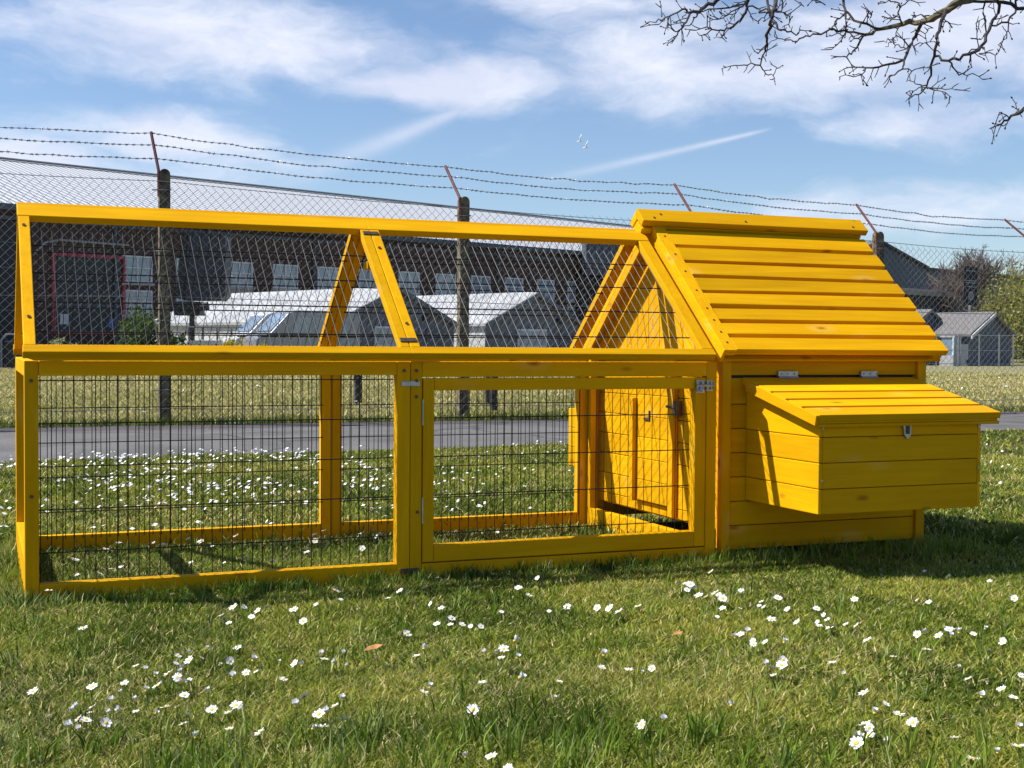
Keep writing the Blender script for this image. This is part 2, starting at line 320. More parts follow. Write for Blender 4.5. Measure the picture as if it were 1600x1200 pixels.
# ------------------------------------------------------------------ ground
GZ = -0.045
def ground_mat():
    mt, N, L, B = new_mat('lawn_soil')
    tc = N.new('ShaderNodeTexCoord'); sp = N.new('ShaderNodeSeparateXYZ'); L.new(tc.outputs['Object'], sp.inputs[0])
    n1 = N.new('ShaderNodeTexNoise'); n1.inputs['Scale'].default_value = 26; n1.inputs['Detail'].default_value = 10; L.new(tc.outputs['Object'], n1.inputs['Vector'])
    n2 = N.new('ShaderNodeTexNoise'); n2.inputs['Scale'].default_value = .5; n2.inputs['Detail'].default_value = 6; L.new(tc.outputs['Object'], n2.inputs['Vector'])
    c1 = N.new('ShaderNodeValToRGB'); L.new(n1.outputs[0], c1.inputs[0])
    c1.color_ramp.elements[0].position = .35; c1.color_ramp.elements[0].color = (.018, .022, .008, 1)
    c1.color_ramp.elements[1].position = .72; c1.color_ramp.elements[1].color = (.085, .08, .03, 1)
    c2 = N.new('ShaderNodeValToRGB'); L.new(n1.outputs[0], c2.inputs[0])
    c2.color_ramp.elements[0].position = .3; c2.color_ramp.elements[0].color = (.13, .125, .05, 1)
    c2.color_ramp.elements[1].position = .75; c2.color_ramp.elements[1].color = (.36, .32, .18, 1)
    mr = N.new('ShaderNodeMapRange'); L.new(sp.outputs[1], mr.inputs[0]); mr.inputs[1].default_value = 9; mr.inputs[2].default_value = 13
    ad = N.new('ShaderNodeMath'); ad.operation = 'MULTIPLY_ADD'; L.new(n2.outputs[0], ad.inputs[0]); ad.inputs[1].default_value = .5
    L.new(mr.outputs[0], ad.inputs[2]); 
    sb = N.new('ShaderNodeMath'); sb.operation = 'SUBTRACT'; sb.use_clamp = True; L.new(ad.outputs[0], sb.inputs[0]); sb.inputs[1].default_value = .22
    mx = N.new('ShaderNodeMixRGB'); L.new(sb.outputs[0], mx.inputs[0]); L.new(c1.outputs[0], mx.inputs[1]); L.new(c2.outputs[0], mx.inputs[2])
    L.new(mx.outputs[0], B.inputs['Base Color']); B.inputs['Roughness'].default_value = .95; B.inputs['Specular IOR Level'].default_value = .1
    bp = N.new('ShaderNodeBump'); bp.inputs['Strength'].default_value = .8; bp.inputs['Distance'].default_value = .03; L.new(n1.outputs[0], bp.inputs['Height']); L.new(bp.outputs[0], B.inputs['Normal'])
    return mt
b = MB(); b.add([(-900, -60, GZ), (900, -60, GZ), (900, 1500, GZ), (-900, 1500, GZ)], [(0, 1, 2, 3)], ground_mat())
tag(b.build('ground'), 'level grassy ground under the coop and beyond the path', 'ground', kind='structure')
def strip(name, near, far, z, mat, label):
    b = MB(); n = len(near)
    vs = [(x, y, z) for x, y in near] + [(x, y, z) for x, y in far]
    b.add(vs, [(i, i + 1, n + i + 1, n + i) for i in range(n - 1)], mat)
    return tag(b.build(name), label, 'path', kind='structure')
xs = [-40 + i * .5 for i in range(160)]
def near_edge(x): return 5.18 + .09 * x + .05 * math.sin(x * 1.7) + .03 * math.sin(x * 5.1 + 1) if x > -6 else 4.64
strip('path', [(x, near_edge(x)) for x in xs], [(x, 8.22 + .02 * math.sin(x * 2.3)) for x in xs], GZ + .008, ASPHALT, 'grey asphalt footpath running behind the coop')
strip('path_edging', [(x, 8.18) for x in xs], [(x, 9.16 + .05 * math.sin(x * 1.9) + .03 * math.sin(x * 6.1)) for x in xs], GZ + .004, EDGING, 'brownish worn strip along the far side of the footpath')

# ------------------------------------------------------------------ far buildings
A1 = math.radians(67); E1 = Vector((math.sin(A1), math.cos(A1), 0)); NF = Vector((math.cos(A1), -math.sin(A1), 0)); UP = Vector((0, 0, 1))
P0 = Vector((1.173, 68.536, 0))
def Q(o, a, z, d=0.0): return o + E1 * a + UP * z + NF * d        # along the facade, up, and out towards the lawn
def qbox(mb, o, a0, a1, z0, z1, d0, d1, mat): mb.obox(Q(o, a0, z0, d0), E1 * (a1 - a0), NF * (d1 - d0), UP * (z1 - z0), mat)
def corr_mat():
    mt, N, L, B = new_mat('corrugated_white_roof')
    tc = N.new('ShaderNodeTexCoord'); mp = N.new('ShaderNodeMapping'); mp.inputs['Rotation'].default_value = (0, 0, -(math.pi / 2 - A1)); L.new(tc.outputs['Object'], mp.inputs[0])
    wv = N.new('ShaderNodeTexWave'); wv.inputs['Scale'].default_value = .72; wv.inputs['Distortion'].default_value = .15; L.new(mp.outputs[0], wv.inputs['Vector'])
    cr = N.new('ShaderNodeValToRGB'); L.new(wv.outputs[0], cr.inputs[0]); cr.color_ramp.elements[0].position = .06; cr.color_ramp.elements[0].color = (.16, .165, .18, 1)
    cr.color_ramp.elements[1].position = .34; cr.color_ramp.elements[1].color = (.60, .605, .61, 1)
    L.new(cr.outputs[0], B.inputs['Base Color']); B.inputs['Roughness'].default_value = .45
    bp = N.new('ShaderNodeBump'); bp.inputs['Strength'].default_value = .6; bp.inputs['Distance'].default_value = .08; L.new(wv.outputs[0], bp.inputs['Height']); L.new(bp.outputs[0], B.inputs['Normal'])
    return mt
bb = thing('brick_warehouse', 'long dark brick warehouse with white corrugated roof behind the fence', 'building', P0 + UP * GZ)
b = MB(); qbox(b, P0, -26, 78, GZ, 7.98, -29, 0, BRICK); b.build('wall', bb)
b = MB()
t16 = math.tan(math.radians(16)); RB = 14.8
b.add([Q(P0, -26.5, 7.9, .5), Q(P0, 78.5, 7.9, .5), Q(P0, 78.5, 8.0 + RB * t16, -RB), Q(P0, -26.5, 8.0 + RB * t16, -RB),
       Q(P0, 78.5, 7.9, -2 * RB - .5), Q(P0, -26.5, 7.9, -2 * RB - .5)], [(0, 1, 2, 3), (3, 2, 4, 5)], corr_mat())
b.add([Q(P0, -26, 7.9, 0), Q(P0, -26, 8 + RB * t16 - .1, -RB), Q(P0, -26, 7.9, -2 * RB)], [(0, 1, 2)], BRICK)
b.add([Q(P0, 78, 7.9, 0), Q(P0, 78, 8 + RB * t16 - .1, -RB), Q(P0, 78, 7.9, -2 * RB)], [(2, 1, 0)], BRICK)
b.build('roof', bb)
b = MB(); qbox(b, P0, -26.5, 78.5, 8.06 + RB * t16, 8.13 + RB * t16, -RB - .3, -RB + .3, CONC); b.build('ridge_flashing', bb)
b = MB(); qbox(b, P0, -26.5, 78.5, 7.55, 7.86, .5, .78, SLATE); b.build('gutter', bb)
b = MB(); qbox(b, P0, -26.5, 78.5, 7.1, 7.3, .03, .12, SLATE); b.build('eaves_band', bb)
b = MB(); qbox(b, P0, -25, .9, .0, 7.0, .04, .22, DARKCLAD)
for z in (2.4, 4.6, 5.9): qbox(b, P0, -25, .9, z, z + .06, .22, .27, SLATE)
b.build('dark_cladding', bb)
def window(a, z0, z1, w):
    f = MB(); t = .09
    qbox(f, P0, a, a + w, z0, z0 + t, .02, .12, WFRAME); qbox(f, P0, a, a + w, z1 - t, z1, .02, .12, WFRAME)
    qbox(f, P0, a, a + t, z0 + t, z1 - t, .02, .12, WFRAME); qbox(f, P0, a + w - t, a + w, z0 + t, z1 - t, .02, .12, WFRAME)
    qbox(f, P0, a + w / 2 - .05, a + w / 2 + .05, z0 + t, z1 - t, .02, .11, WFRAME)
    zz = z0 + (z1 - z0) * .52; qbox(f, P0, a + t, a + w - t, zz, zz + .07, .03, .10, WFRAME)
    fo = f.build('window', bb)
    g = MB(); qbox(g, P0, a + t, a + w - t, z0 + t, z1 - t, .005, .04, GLASS); g.build('glass', fo)
    sb_ = MB(); qbox(sb_, P0, a - .1, a + w + .1, z0 - .16, z0, .0, .22, CONC); sb_.build('sill', fo)
for i, a in enumerate([-20, -15, -9] + [6.45, 9.8] + [13.1 + 3.29 * k for k in range(19)]):
    if a < 0: continue
    window(a, 4.15, 5.62, 1.82)
    if i != 99:
        window(a, 2.35, 3.72, 1.82)
pp = MB(); qbox(pp, P0, 13.05, 15, 3.75, 4.0, .02, .06, CONC); pp.build('wall_panel', bb)
for a in (6.0, 11.8, 19.4, 25.2, 35.4, 45.6):
    d = MB(); d.tube([Q(P0, a, 0, .2), Q(P0, a, 7.5, .2)], .09, SLATE, 8); d.build('drainpipe', bb)
dr = MB()
for k in range(4): qbox(dr, P0, 2.55 + k * .96, 2.55 + k * .96 + .93, 1.35, 5.35, .05, .12, DOORM)
qbox(dr, P0, 2.55, 6.4, 2.75, 2.85, .12, .16, SLATE)
dro = dr.build('loading_door', bb)
fr = MB(); qbox(fr, P0, 2.36, 2.53, 1.2, 5.55, .05, .2, RED); qbox(fr, P0, 6.42, 6.58, 1.2, 5.55, .05, .2, RED); qbox(fr, P0, 2.53, 6.42, 5.38, 5.55, .05, .2, RED); qbox(fr, P0, 2.53, 6.42, 1.2, 1.34, .05, .2, RED)
fr.build('frame', dro)
nt_ = MB(); qbox(nt_, P0, 2.8, 3.25, 1.75, 2.3, .12, .14, WHITEWALL); qbox(nt_, P0, 5.6, 6.1, 1.6, 2.1, .12, .14, flat_mat('blue_notice', (.05, .12, .35), .5)); nt_.build('notice', dro)
cn = MB(); cn.tube([Q(P0, 1.3, 5.5, .5), Q(P0, 1.8, 6.0, .5), Q(P0, 2.6, 6.2, .5), Q(P0, 6.6, 6.15, .5)], .06, STEEL, 6); cn.build('awning_rail', bb)

def gable(name, label, cat, peak, hw, ez, pz, length, wall, side, roofm, over=.15, group=None, base=GZ, barge=None, front_extra=None):
    """building whose gable faces the lawn; peak = point under the ridge on the gable plane"""
    o = Vector((peak.x, peak.y, 0)); t = thing(name, label, cat, o + UP * base, group)
    b = MB()
    g = [Q(o, -hw, base), Q(o, hw, base), Q(o, hw, ez), Q(o, 0, pz), Q(o, -hw, ez)]
    bk = [p - NF * length for p in g]
    b.add(g, [(0, 1, 2, 3, 4)], wall); b.add(bk, [(4, 3, 2, 1, 0)], wall)
    b.add([g[0], g[4], bk[4], bk[0]], [(0, 1, 2, 3)], side); b.add([g[1], g[2], bk[2], bk[1]], [(3, 2, 1, 0)], side)
    b.build('wall', t)
    r = MB(); sl_ = (pz - ez) / hw; th = .12
    for sg in (-1, 1):
        lo = Q(o, sg * (hw + over), ez - over * sl_ + .02, over); hi = Q(o, 0, pz + .02, over)
        r.obox(lo, hi - lo, -NF * (length + 2 * over), UP * th, roofm)
    r.build('roof', t)
    if barge:
        q = MB()
        for sg in (-1, 1):
            lo = Q(o, sg * (hw + over), ez - over * sl_ - .08, over + .01); hi = Q(o, 0, pz - .08, over + .01)
            q.obox(lo, hi - lo, NF * .05, UP * .2, barge)
        q.build('bargeboard', t)
    return t, o
s1, o1 = gable('white_shed', 'white roofed shed with long sunlit roof, gable behind the sloping brace', 'shed', Vector((15.188, 45.669, 0)), 3.05, 1.6, 2.95, 13.6, GREYCLAD_SHADE, WHITEWALL, WHITEROOF, group='white roofed sheds behind the fence', barge=GREYCLAD_SHADE)  # gable of this white shed coloured grey for its shade, side wall left white
s2, o2 = gable('white_shed', 'white roofed shed standing between the second fence post and the house', 'shed', Vector((22.487, 48.767, 0)), 3.1, 1.63, 3.0, 8.6, GREYCLAD_SHADE, WHITEWALL, WHITEROOF, group='white roofed sheds behind the fence', barge=GREYCLAD_SHADE)  # here too the grey gable holds the shade on white boards
for (o, t) in ((o1, s1), (o2, s2)):
    b = MB(); qbox(b, o, -1.2, .6, .7, 1.5, .02, .1, WFRAME); w = b.build('window', t)
    b = MB(); qbox(b, o, -1.12, .52, .78, 1.42, .1, .12, GLASS); b.build('glass', w)
    b = MB(); qbox(b, o, 1.3, 1.6, 1.75, 2.0, .02, .12, DARKCLAD); b.build('vent', t)
    b = MB(); qbox(b, o, 1.5, 2.4, GZ, 1.45, .02, .06, SLATE); b.build('door', t)
# flat roofed grey block beside the warehouse
b = MB(); qbox(b, P0, 43.4, 49.9, 6.1, 8.75, .85, 1.3, SLATE); qbox(b, P0, 43.4, 49.9, GZ, 6.1, .25, .6, DARKCLAD); b.build('grey_cladding_bay', bb)
# right-hand buildings
t, o = gable('slate_building', 'large slate blue gabled building right of the coop roof', 'building', Vector((60.28, 74.0, 0)), 6.85, 6.9, 8.42, 20, SLATE, SLATE, GREYCLAD_SHADE, barge=DARKCLAD)
b = MB(); qbox(b, o, 6.9, 30, GZ, 6.75, -12, -.2, SLATE); b.build('side_wing', t)
b = MB(); qbox(b, o, 6.87, 30.2, 6.75, 6.95, -12.2, .0, DARKCLAD); b.build('wing_roof', t)
c = at(1385, 540, 80); o = Vector((c.x, c.y, 0))
t = thing('flat_roofed_building', 'low black walled building with a pale fascia behind the small sheds', 'building', o + UP * GZ)
b = MB(); qbox(b, o, -4, 11, GZ, 4.1, -9, 0, DARKCLAD); b.build('wall', t)
b = MB(); qbox(b, o, -4.3, 11.3, 4.1, 4.38, -9.3, .35, CONC); b.build('fascia', t)
b = MB(); b.hexa([Q(o, -4.3, 4.38, .3), Q(o, 11.3, 4.38, .3), Q(o, 11.3, 4.38, -9), Q(o, -4.3, 4.38, -9), Q(o, -4.3, 4.5, .2), Q(o, 11.3, 4.5, .2), Q(o, 11.3, 5.3, -9), Q(o, -4.3, 5.3, -9)], TILE); b.build('roof', t)
t, o = gable('small_shed', 'small slate blue shed half hidden by the coop roof corner', 'shed', Vector((43.02, 47.78, 0)), 2.4, 1.5, 2.56, 4, SLATE, SLATE, TILE, group='small tiled sheds on the right')
t, o = gable('small_shed', 'small shed with grey tiled roof and white bargeboard below the black banner', 'shed', Vector((45.526, 46.326, 0)), 2.3, 1.42, 2.44, 5.4, SLATE, SLATE, TILE, group='small tiled sheds on the right', over=.2)
b = MB()
lo = Q(o, -2.5, 1.24, .22); hi = Q(o, 0, 2.36, .22); b.obox(lo, hi - lo, NF * .06, UP * .16, WHITEWALL); b.build('bargeboard', t)
c = at(1490, 540, 61.5); o = Vector((c.x, c.y, 0))
t = thing('sentry_cabin', 'pale cabin with windows standing in front of the tiled shed', 'cabin', o + UP * GZ)
b = MB(); qbox(b, o, 0, .75, GZ, .45, -.7, 0, CONC); b.build('wall', t)
b = MB()
for a in (0, .34, .69): qbox(b, o, a, a + .06, .45, 1.3, -.06, 0, WFRAME)
qbox(b, o, 0, .75, 1.3, 1.38, -.7, .05, CONC); b.build('window_frame', t)
b = MB(); qbox(b, o, .06, .69, .45, 1.3, -.65, -.04, GLASS); b.build('glass', t)
# metal fence in front of the small sheds
pts = [at(px, 540, 58) for px in (1400, 1431, 1463, 1497, 1530, 1561, 1583, 1620, 1655, 1690)]
t = thing('steel_fence', 'thin galvanised steel fence in front of the small sheds', 'fence', (pts[0].x, pts[0].y, GZ))
for p in pts:
    b = MB(); b.tube([(p.x, p.y, GZ), (p.x, p.y, 1.42)], .032, STEEL, 6); b.build('post', t)
for z in (.1, .7, 1.36):
    b = MB(); b.tube([(p.x, p.y, z) for p in pts], .012, STEEL, 4); b.build('rail', t)
# black banner with a pale round emblem
c = at(1514, 540, 70); dx = Vector((CR.x, CR.y, 0)).normalized() * 1.4; dn = Vector((dx.y, -dx.x, 0)).normalized(); UB = UP * 1.4
t = thing('banner_sign', 'tall black banner on a pole with a pale oval emblem', 'sign', (c.x, c.y, GZ))
ctr = Vector((c.x, c.y, -.31)) + dx * .02
b = MB(); b.tube([(c.x, c.y, GZ), (c.x, c.y, 3.4)], .06, STEEL, 8); b.build('pole', t)
b = MB(); b.obox(ctr - dx * .27 + UB * 2.45 + dn * .06, dx * .52 + UP * -.07, dn * .05, UB * 1.46, SIGNBLACK); bo = b.build('panel', t)
for z, w0, w1 in ((3.72, -.2, .18), (3.35, -.22, .2), (3.27, -.22, .2), (3.12, -.15, .14)):
    b = MB(); b.obox(ctr + dx * w0 + UB * z + dn * .112, dx * (w1 - w0) + UP * -.04, dn * .006, UP * .05, SIGNGREY); b.build('printed_line', bo)
n = 20; eo = ctr + UB * 2.78 + dn * .115; b = MB()
vs = [eo + dx * (.1 * math.cos(2 * math.pi * i / n)) + UB * (.17 * math.sin(2 * math.pi * i / n)) for i in range(n)] + [eo + dx * (.06 * math.cos(2 * math.pi * i / n)) + UB * (.115 * math.sin(2 * math.pi * i / n)) for i in range(n)]
b.add(vs, [(i, (i + 1) % n, n + (i + 1) % n, n + i) for i in range(n)], CONC)
b.add([eo + dx * (.045 * math.cos(2 * math.pi * i / 10)) + UB * (.085 * math.sin(2 * math.pi * i / 10)) for i in range(10)], [tuple(range(10))], SIGNGREY); b.build('emblem', bo)
b = MB(); b.tube([ctr - dx * .25 + UB * 2.25 + dn * .06, ctr + dx * .2 + UB * 2.2 + dn * .06], .025, STEEL, 6); b.build('bracket', t)

# dark cabinet on a post
c = at(300, 540, 48); c = Vector((c.x, c.y, 0)); ex = Vector((CR.x, CR.y, 0)).normalized(); ey = Vector((-ex.y, ex.x, 0))
t = thing('post_cabinet', 'tall dark grey box mounted on a post beside the left fence post', 'cabinet', (c.x, c.y, GZ))
b = MB(); b.tube([c + UP * GZ, c + UP * 2.1], .1, DARKTIMBER, 8); b.build('post', t)
b = MB(); p_ = [(-.25, 0, 2.35), (1.05, 0, 2.35), (1.22, 0, 2.55), (1.22, 0, 4.75), (-.15, 0, 4.85)]
b.prism([c + ex * q[0] + UP * q[2] for q in p_], (0, 0, 0), ey * 1.0, flat_mat('dark_blue_grey_panel', (.018, .022, .033), .5, 0, .12, 2)); b.build('box', t)
b = MB(); b.prism([c + ex * q[0] + UP * q[2] - ey * .02 for q in [(-.62, 0, 2.45), (-.27, 0, 2.35), (-.17, 0, 4.85), (-.36, 0, 4.4)]], (0, 0, 0), ey * .9, DARKCLAD); b.build('side_flap', t)
b = MB(); b.obox(c - ex * .62 + UP * 1.8 - ey * .2, ex * .95, ey * .8, UP * .5, DARKCLAD); b.tube([c + ex * .35 + UP * 2.1 - ey * .1, c + ex * .62 + UP * 2.15 - ey * .1], .16, DARKCLAD, 10); b.build('bracket', t)

# silver van with its shaded side, standing before the long white shed
def van(name, label, px, Z, length, body, flip=1, h=1.95):
    c = at(px, 540, Z); o = Vector((c.x, c.y, GZ)); a = math.radians(84); f = Vector((math.sin(a), math.cos(a), 0)); s = Vector((math.cos(a), -math.sin(a), 0))
    t = thing(name, label, 'van', o, None)
    prof = [(0, .45), (.05, 1.0), (.55, 1.2), (1.15, h - .1), (1.5, h), (length - .15, h), (length, h - .25), (length, .45)]
    b = MB(); b.prism([o + f * x + UP * z for x, z in prof], (0, 0, 0), s * -1.8, body); b.build('body', t, .05)
    b = MB()
    for x0, x1 in ((1.2, 1.95), (2.1, 2.9), (3.05, length - .5)):
        b.add([o + f * x0 + UP * 1.2 + s * .01, o + f * x1 + UP * 1.2 + s * .01, o + f * x1 + UP * (h - .22) + s * .01, o + f * (x0 + (.3 if x0 < 1.5 else 0)) + UP * (h - .22) + s * .01], [(0, 1, 2, 3)], GLASS)
    b.build('side_window', t)
    b = MB(); b.add([o + f * .58 + UP * 1.24 - s * .1, o + f * 1.12 + UP * (h - .16) - s * .1, o + f * 1.12 + UP * (h - .16) - s * 1.7, o + f * .58 + UP * 1.24 - s * 1.7], [(0, 1, 2, 3)], GLASS)
    for v_ in range(len(b.v)): b.v[v_] = tuple(Vector(b.v[v_]) - f * .02 + UP * .02)
    b.build('windscreen', t)
    b = MB(); b.obox(o + f * .1 + UP * 1.05 + s * .003, f * (length - .2), s * .02, UP * .07, TYRE); b.build('side_strip', t)
    for x in (.85, length - .9):
        for sd in (.02, -1.64):
            b = MB(); b.tube([o + f * x + UP * .33 + s * sd, o + f * x + UP * .33 + s * (sd - .2)], .33, TYRE, 18); w = b.build('wheel', t)
            b = MB(); q = sd + .012 if sd > 0 else sd - .212; b.tube([o + f * x + UP * .33 + s * q, o + f * x + UP * .33 + s * (q - .01)], .2, STEEL, 14); b.build('rim', w)
    return t
van('parked_van', 'silver van parked with its shaded side before the white shed', 398, 43, 3.7, VANPAINT)
van('parked_van', 'white van parked just behind the silver van, only its nose showing', 366, 44.6, 3.2, VANWHITE)
# white low wall left of the vans
c = at(293, 540, 46); o = Vector((c.x, c.y, 0))
t = thing('white_garden_wall', 'low white rendered wall behind the yellow flowering bushes', 'wall', o + UP * GZ)
b = MB(); b.obox(o + UP * GZ, ex * 2.9, ey * .25, UP * .93, WHITEWALL); b.build('wall_body', t)
b = MB()
for k in range(6): b.tube([o + ex * (.02 + k * .5) + ey * .1 + UP * .9, o + ex * (.02 + k * .5) + ey * .1 + UP * 1.35], .035, SLATE, 6)
b.tube([o + ey * .1 + UP * 1.35, o + ex * 2.9 + ey * .1 + UP * 1.35], .03, SLATE, 6); b.build('railing', t)
# dark framed bin store at the left edge
c = at(-40, 540, 40); o = Vector((c.x, c.y, 0))
t = thing('bin_store', 'dark bin store with a pale blue metal frame at the left edge', 'bin store', o + UP * GZ)
b = MB(); b.obox(o + UP * GZ, ex * 1.35, ey * .9, UP * .85, DARKCLAD); b.build('box', t)
b = MB(); b.tube([o + ex * .85 - ey * .06 + UP * GZ, o + ex * .85 - ey * .06 + UP * .85, o + ex * 1.0 - ey * .06 + UP * 1.02, o + ex * 1.5 - ey * .06 + UP * 1.02], .035, GREYCLAD_SHADE, 6)
b.tube([o + ex * .95 - ey * .06 + UP * .8, o + ex * 1.45 - ey * .06 + UP * .8], .02, GREYCLAD_SHADE, 6); b.build('frame', t)

# ------------------------------------------------------------------ plants far away
def leaf_cloud(n, centre, rad, size, cols, flat=1.0, rs=None, shell=.5):
    """n leaf quads spread through clumps in an ellipsoid; returns verts, quads, tint"""
    r = rs or np.random.default_rng(int(abs(centre[0] * 97 + centre[1] * 13)) % 99991)
    k = max(6, n // 60); d = r.normal(size=(k, 3)); d /= np.linalg.norm(d, axis=1)[:, None]
    cl = d * (r.random((k, 1)) ** shell) ; tone = r.random(k)
    idx = r.integers(0, k, n)
    p = cl[idx] + r.normal(size=(n, 3)) * .17
    p = p * np.array(rad) + np.array(centre); ok = p[:, 2] > GZ; p = p[ok]; idx = idx[ok]; n = len(p)
    a = r.normal(size=(n, 3)); a /= np.linalg.norm(a, axis=1)[:, None]; bq = np.cross(a, r.normal(size=(n, 3))); bq /= np.linalg.norm(bq, axis=1)[:, None]
    s = size * (.6 + .8 * r.random((n, 1)))
    v = np.stack([p - a * s, p + bq * s * .5, p + a * s, p - bq * s * .5], 1).reshape(-1, 3)
    q = np.arange(4 * n).reshape(n, 4)
    c0, c1 = np.array(cols[0]), np.array(cols[1]); t = np.clip(tone[idx] * .6 + r.random(n) * .4, 0, 1)[:, None]
    return v, q, np.repeat(c0 * (1 - t) + c1 * t, 4, 0)
def leafy(name, label, cat, c, rad, n, size, cols, trunk_h, twigs=0, group=None, mat=None):
    t = thing(name, label, cat, (c[0], c[1], GZ), group)
    v, q, tint = leaf_cloud(n, (c[0], c[1], c[2]), rad, size, cols)
    o = np_mesh('crown' if trunk_h else 'foliage', v, q, [LEAF], tint); o.parent = t; o.matrix_parent_inverse = Matrix.Translation(-parent_world(t))
    b = MB(); r = random.Random(int(c[0] * 31))
    top = c[2] - rad[2] * .3
    b.tube([(c[0], c[1], GZ), (c[0] + .05 * rad[0], c[1], top * .5), (c[0], c[1], top)], [rad[0] * .09, rad[0] * .07, rad[0] * .05], BARK, 7)
    for k in range(8 + twigs):
        d = Vector((r.gauss(0, 1), r.gauss(0, 1), r.uniform(.1, 1.1))).normalized()
        e = Vector(c) + Vector((d.x * rad[0], d.y * rad[1], d.z * rad[2] - rad[2] * .1)) * r.uniform(.7, 1.0)
        s = Vector((c[0], c[1], top * r.uniform(.55, 1.0))); m_ = s.lerp(e, .5) + Vector((0, 0, .08 * rad[2]))
        b.tube([s, m_, e], [rad[0] * .03, rad[0] * .02, rad[0] * .007], BARK, 5)
    b.build('trunk', t); return t
c = at(1612, 475, 77); leafy('spring_tree', 'bushy tree with yellow green spring leaves at the right edge', 'tree', (c.x, c.y, 2.7), (2.8, 2.8, 3.0), 26000, .075, ((.13, .145, .025), (.44, .42, .075)), 1, 10)
c = at(1690, 475, 79); leafy('spring_tree', 'yellow green tree mostly outside the frame behind the spring tree', 'tree', (c.x, c.y, 2.3), (2.8, 2.8, 2.7), 9000, .11, ((.15, .155, .03), (.40, .36, .10)), 1)
c = at(226, 540, 43); leafy('green_shrub', 'rounded dark green shrub below the windows of the warehouse', 'shrub', (c.x, c.y, .9), (.72, .7, .95), 2600, .07, ((.03, .06, .012), (.10, .17, .03)), 0)
c = at(264, 540, 43); leafy('green_shrub', 'dark shrub hidden mostly behind the left fence post', 'shrub', (c.x, c.y, .6), (.6, .6, .65), 900, .07, ((.03, .05, .012), (.07, .12, .03)), 0)
c = at(372, 540, 44.5); leafy('yellow_bush', 'yellow flowering bush left of the parked vans', 'bush', (c.x, c.y, .42), (.5, .45, .48), 1100, .05, ((.30, .25, .02), (.78, .62, .03)), 0, group='yellow flowering bushes')
c = at(407, 540, 42); leafy('yellow_bush', 'smaller yellow flowering bush against the silver van', 'bush', (c.x, c.y, .32), (.34, .4, .4), 900, .05, ((.30, .25, .02), (.74, .6, .03)), 0, group='yellow flowering bushes')
c = at(325, 540, 44.5); leafy('green_bush', 'low dark green hedge bush before the white wall', 'bush', (c.x, c.y, .35), (.62, .4, .36), 900, .05, ((.03, .06, .012), (.12, .17, .04)), 0)
c = at(98, 540, 60); leafy('pale_bush', 'pale flowering plant under the red framed door', 'bush', (c.x, c.y, .5), (.55, .45, .42), 700, .06, ((.25, .28, .1), (.7, .7, .4)), 0)

def bare_tree(name, label, base, h, spread, depth, seed, mat, r0):
    t = thing(name, label, 'tree', (base[0], base[1], GZ)); r = random.Random(seed); tr = MB(); tw = MB()
    def grow(p, d, ln, rad, lv):
        pts = [p]; q = p.copy(); dd = d.copy()
        for k in range(3):
            dd = (dd + Vector((r.gauss(0, .22), r.gauss(0, .22), r.gauss(.04, .15)))).normalized(); q = q + dd * ln / 3; pts.append(q.copy())
        (tr if lv < 2 else tw).tube(pts, [max(rad * f_, .013) for f_ in (1, .85, .7, .55)], BARK if lv < 2 else mat, 5 if lv < 3 else 3, False)
        if lv >= depth: return
        for k in range(r.choice((3, 4)) if lv > 0 else 6):
            s = pts[r.choice((1, 2, 3, 3))] if lv else pts[r.choice((2, 3))]
            nd = (dd + Vector((r.gauss(0, spread), r.gauss(0, spread), r.gauss(.15, .35)))).normalized()
            grow(s, nd, ln * r.uniform(.62, .82), rad * .55, lv + 1)
    grow(Vector((base[0], base[1], GZ)), Vector((0, 0, 1)), h * .32, r0, 0)
    tr.build('trunk', t); tw.build('twigs', t); return t
c = at(1538, 540, 82); bare_tree('bare_tree', 'leafless reddish brown tree behind the black banner', (c.x, c.y), 8.6, .42, 6, 5, TWIG, .16)
c = at(1478, 540, 84); bare_tree('bare_tree', 'smaller leafless brown tree before the slate building wing', (c.x, c.y), 6.2, .55, 5, 9, TWIG, .13)
# a distant tree belt closes the horizon
v_, q_, t_ = [], [], []; off = 0
for k in range(46):
    a = -60 + k * 3.4; R_ = 150 + 20 * math.sin(k * 2.1)
    x, y = R_ * math.sin(math.radians(a)), R_ * math.cos(math.radians(a))
    v, q, tt = leaf_cloud(260, (x, y, 2.6), (6.5, 5, 3.2 + 1.4 * math.sin(k * 1.3)), .55, ((.04, .055, .02), (.11, .12, .05))); v_.append(v); q_.append(q + off); t_.append(tt); off += len(v)
o = np_mesh('far_treeline', np.concatenate(v_), np.concatenate(q_), [LEAF], np.concatenate(t_)); tag(o, 'distant belt of trees along the horizon', 'trees', kind='stuff')

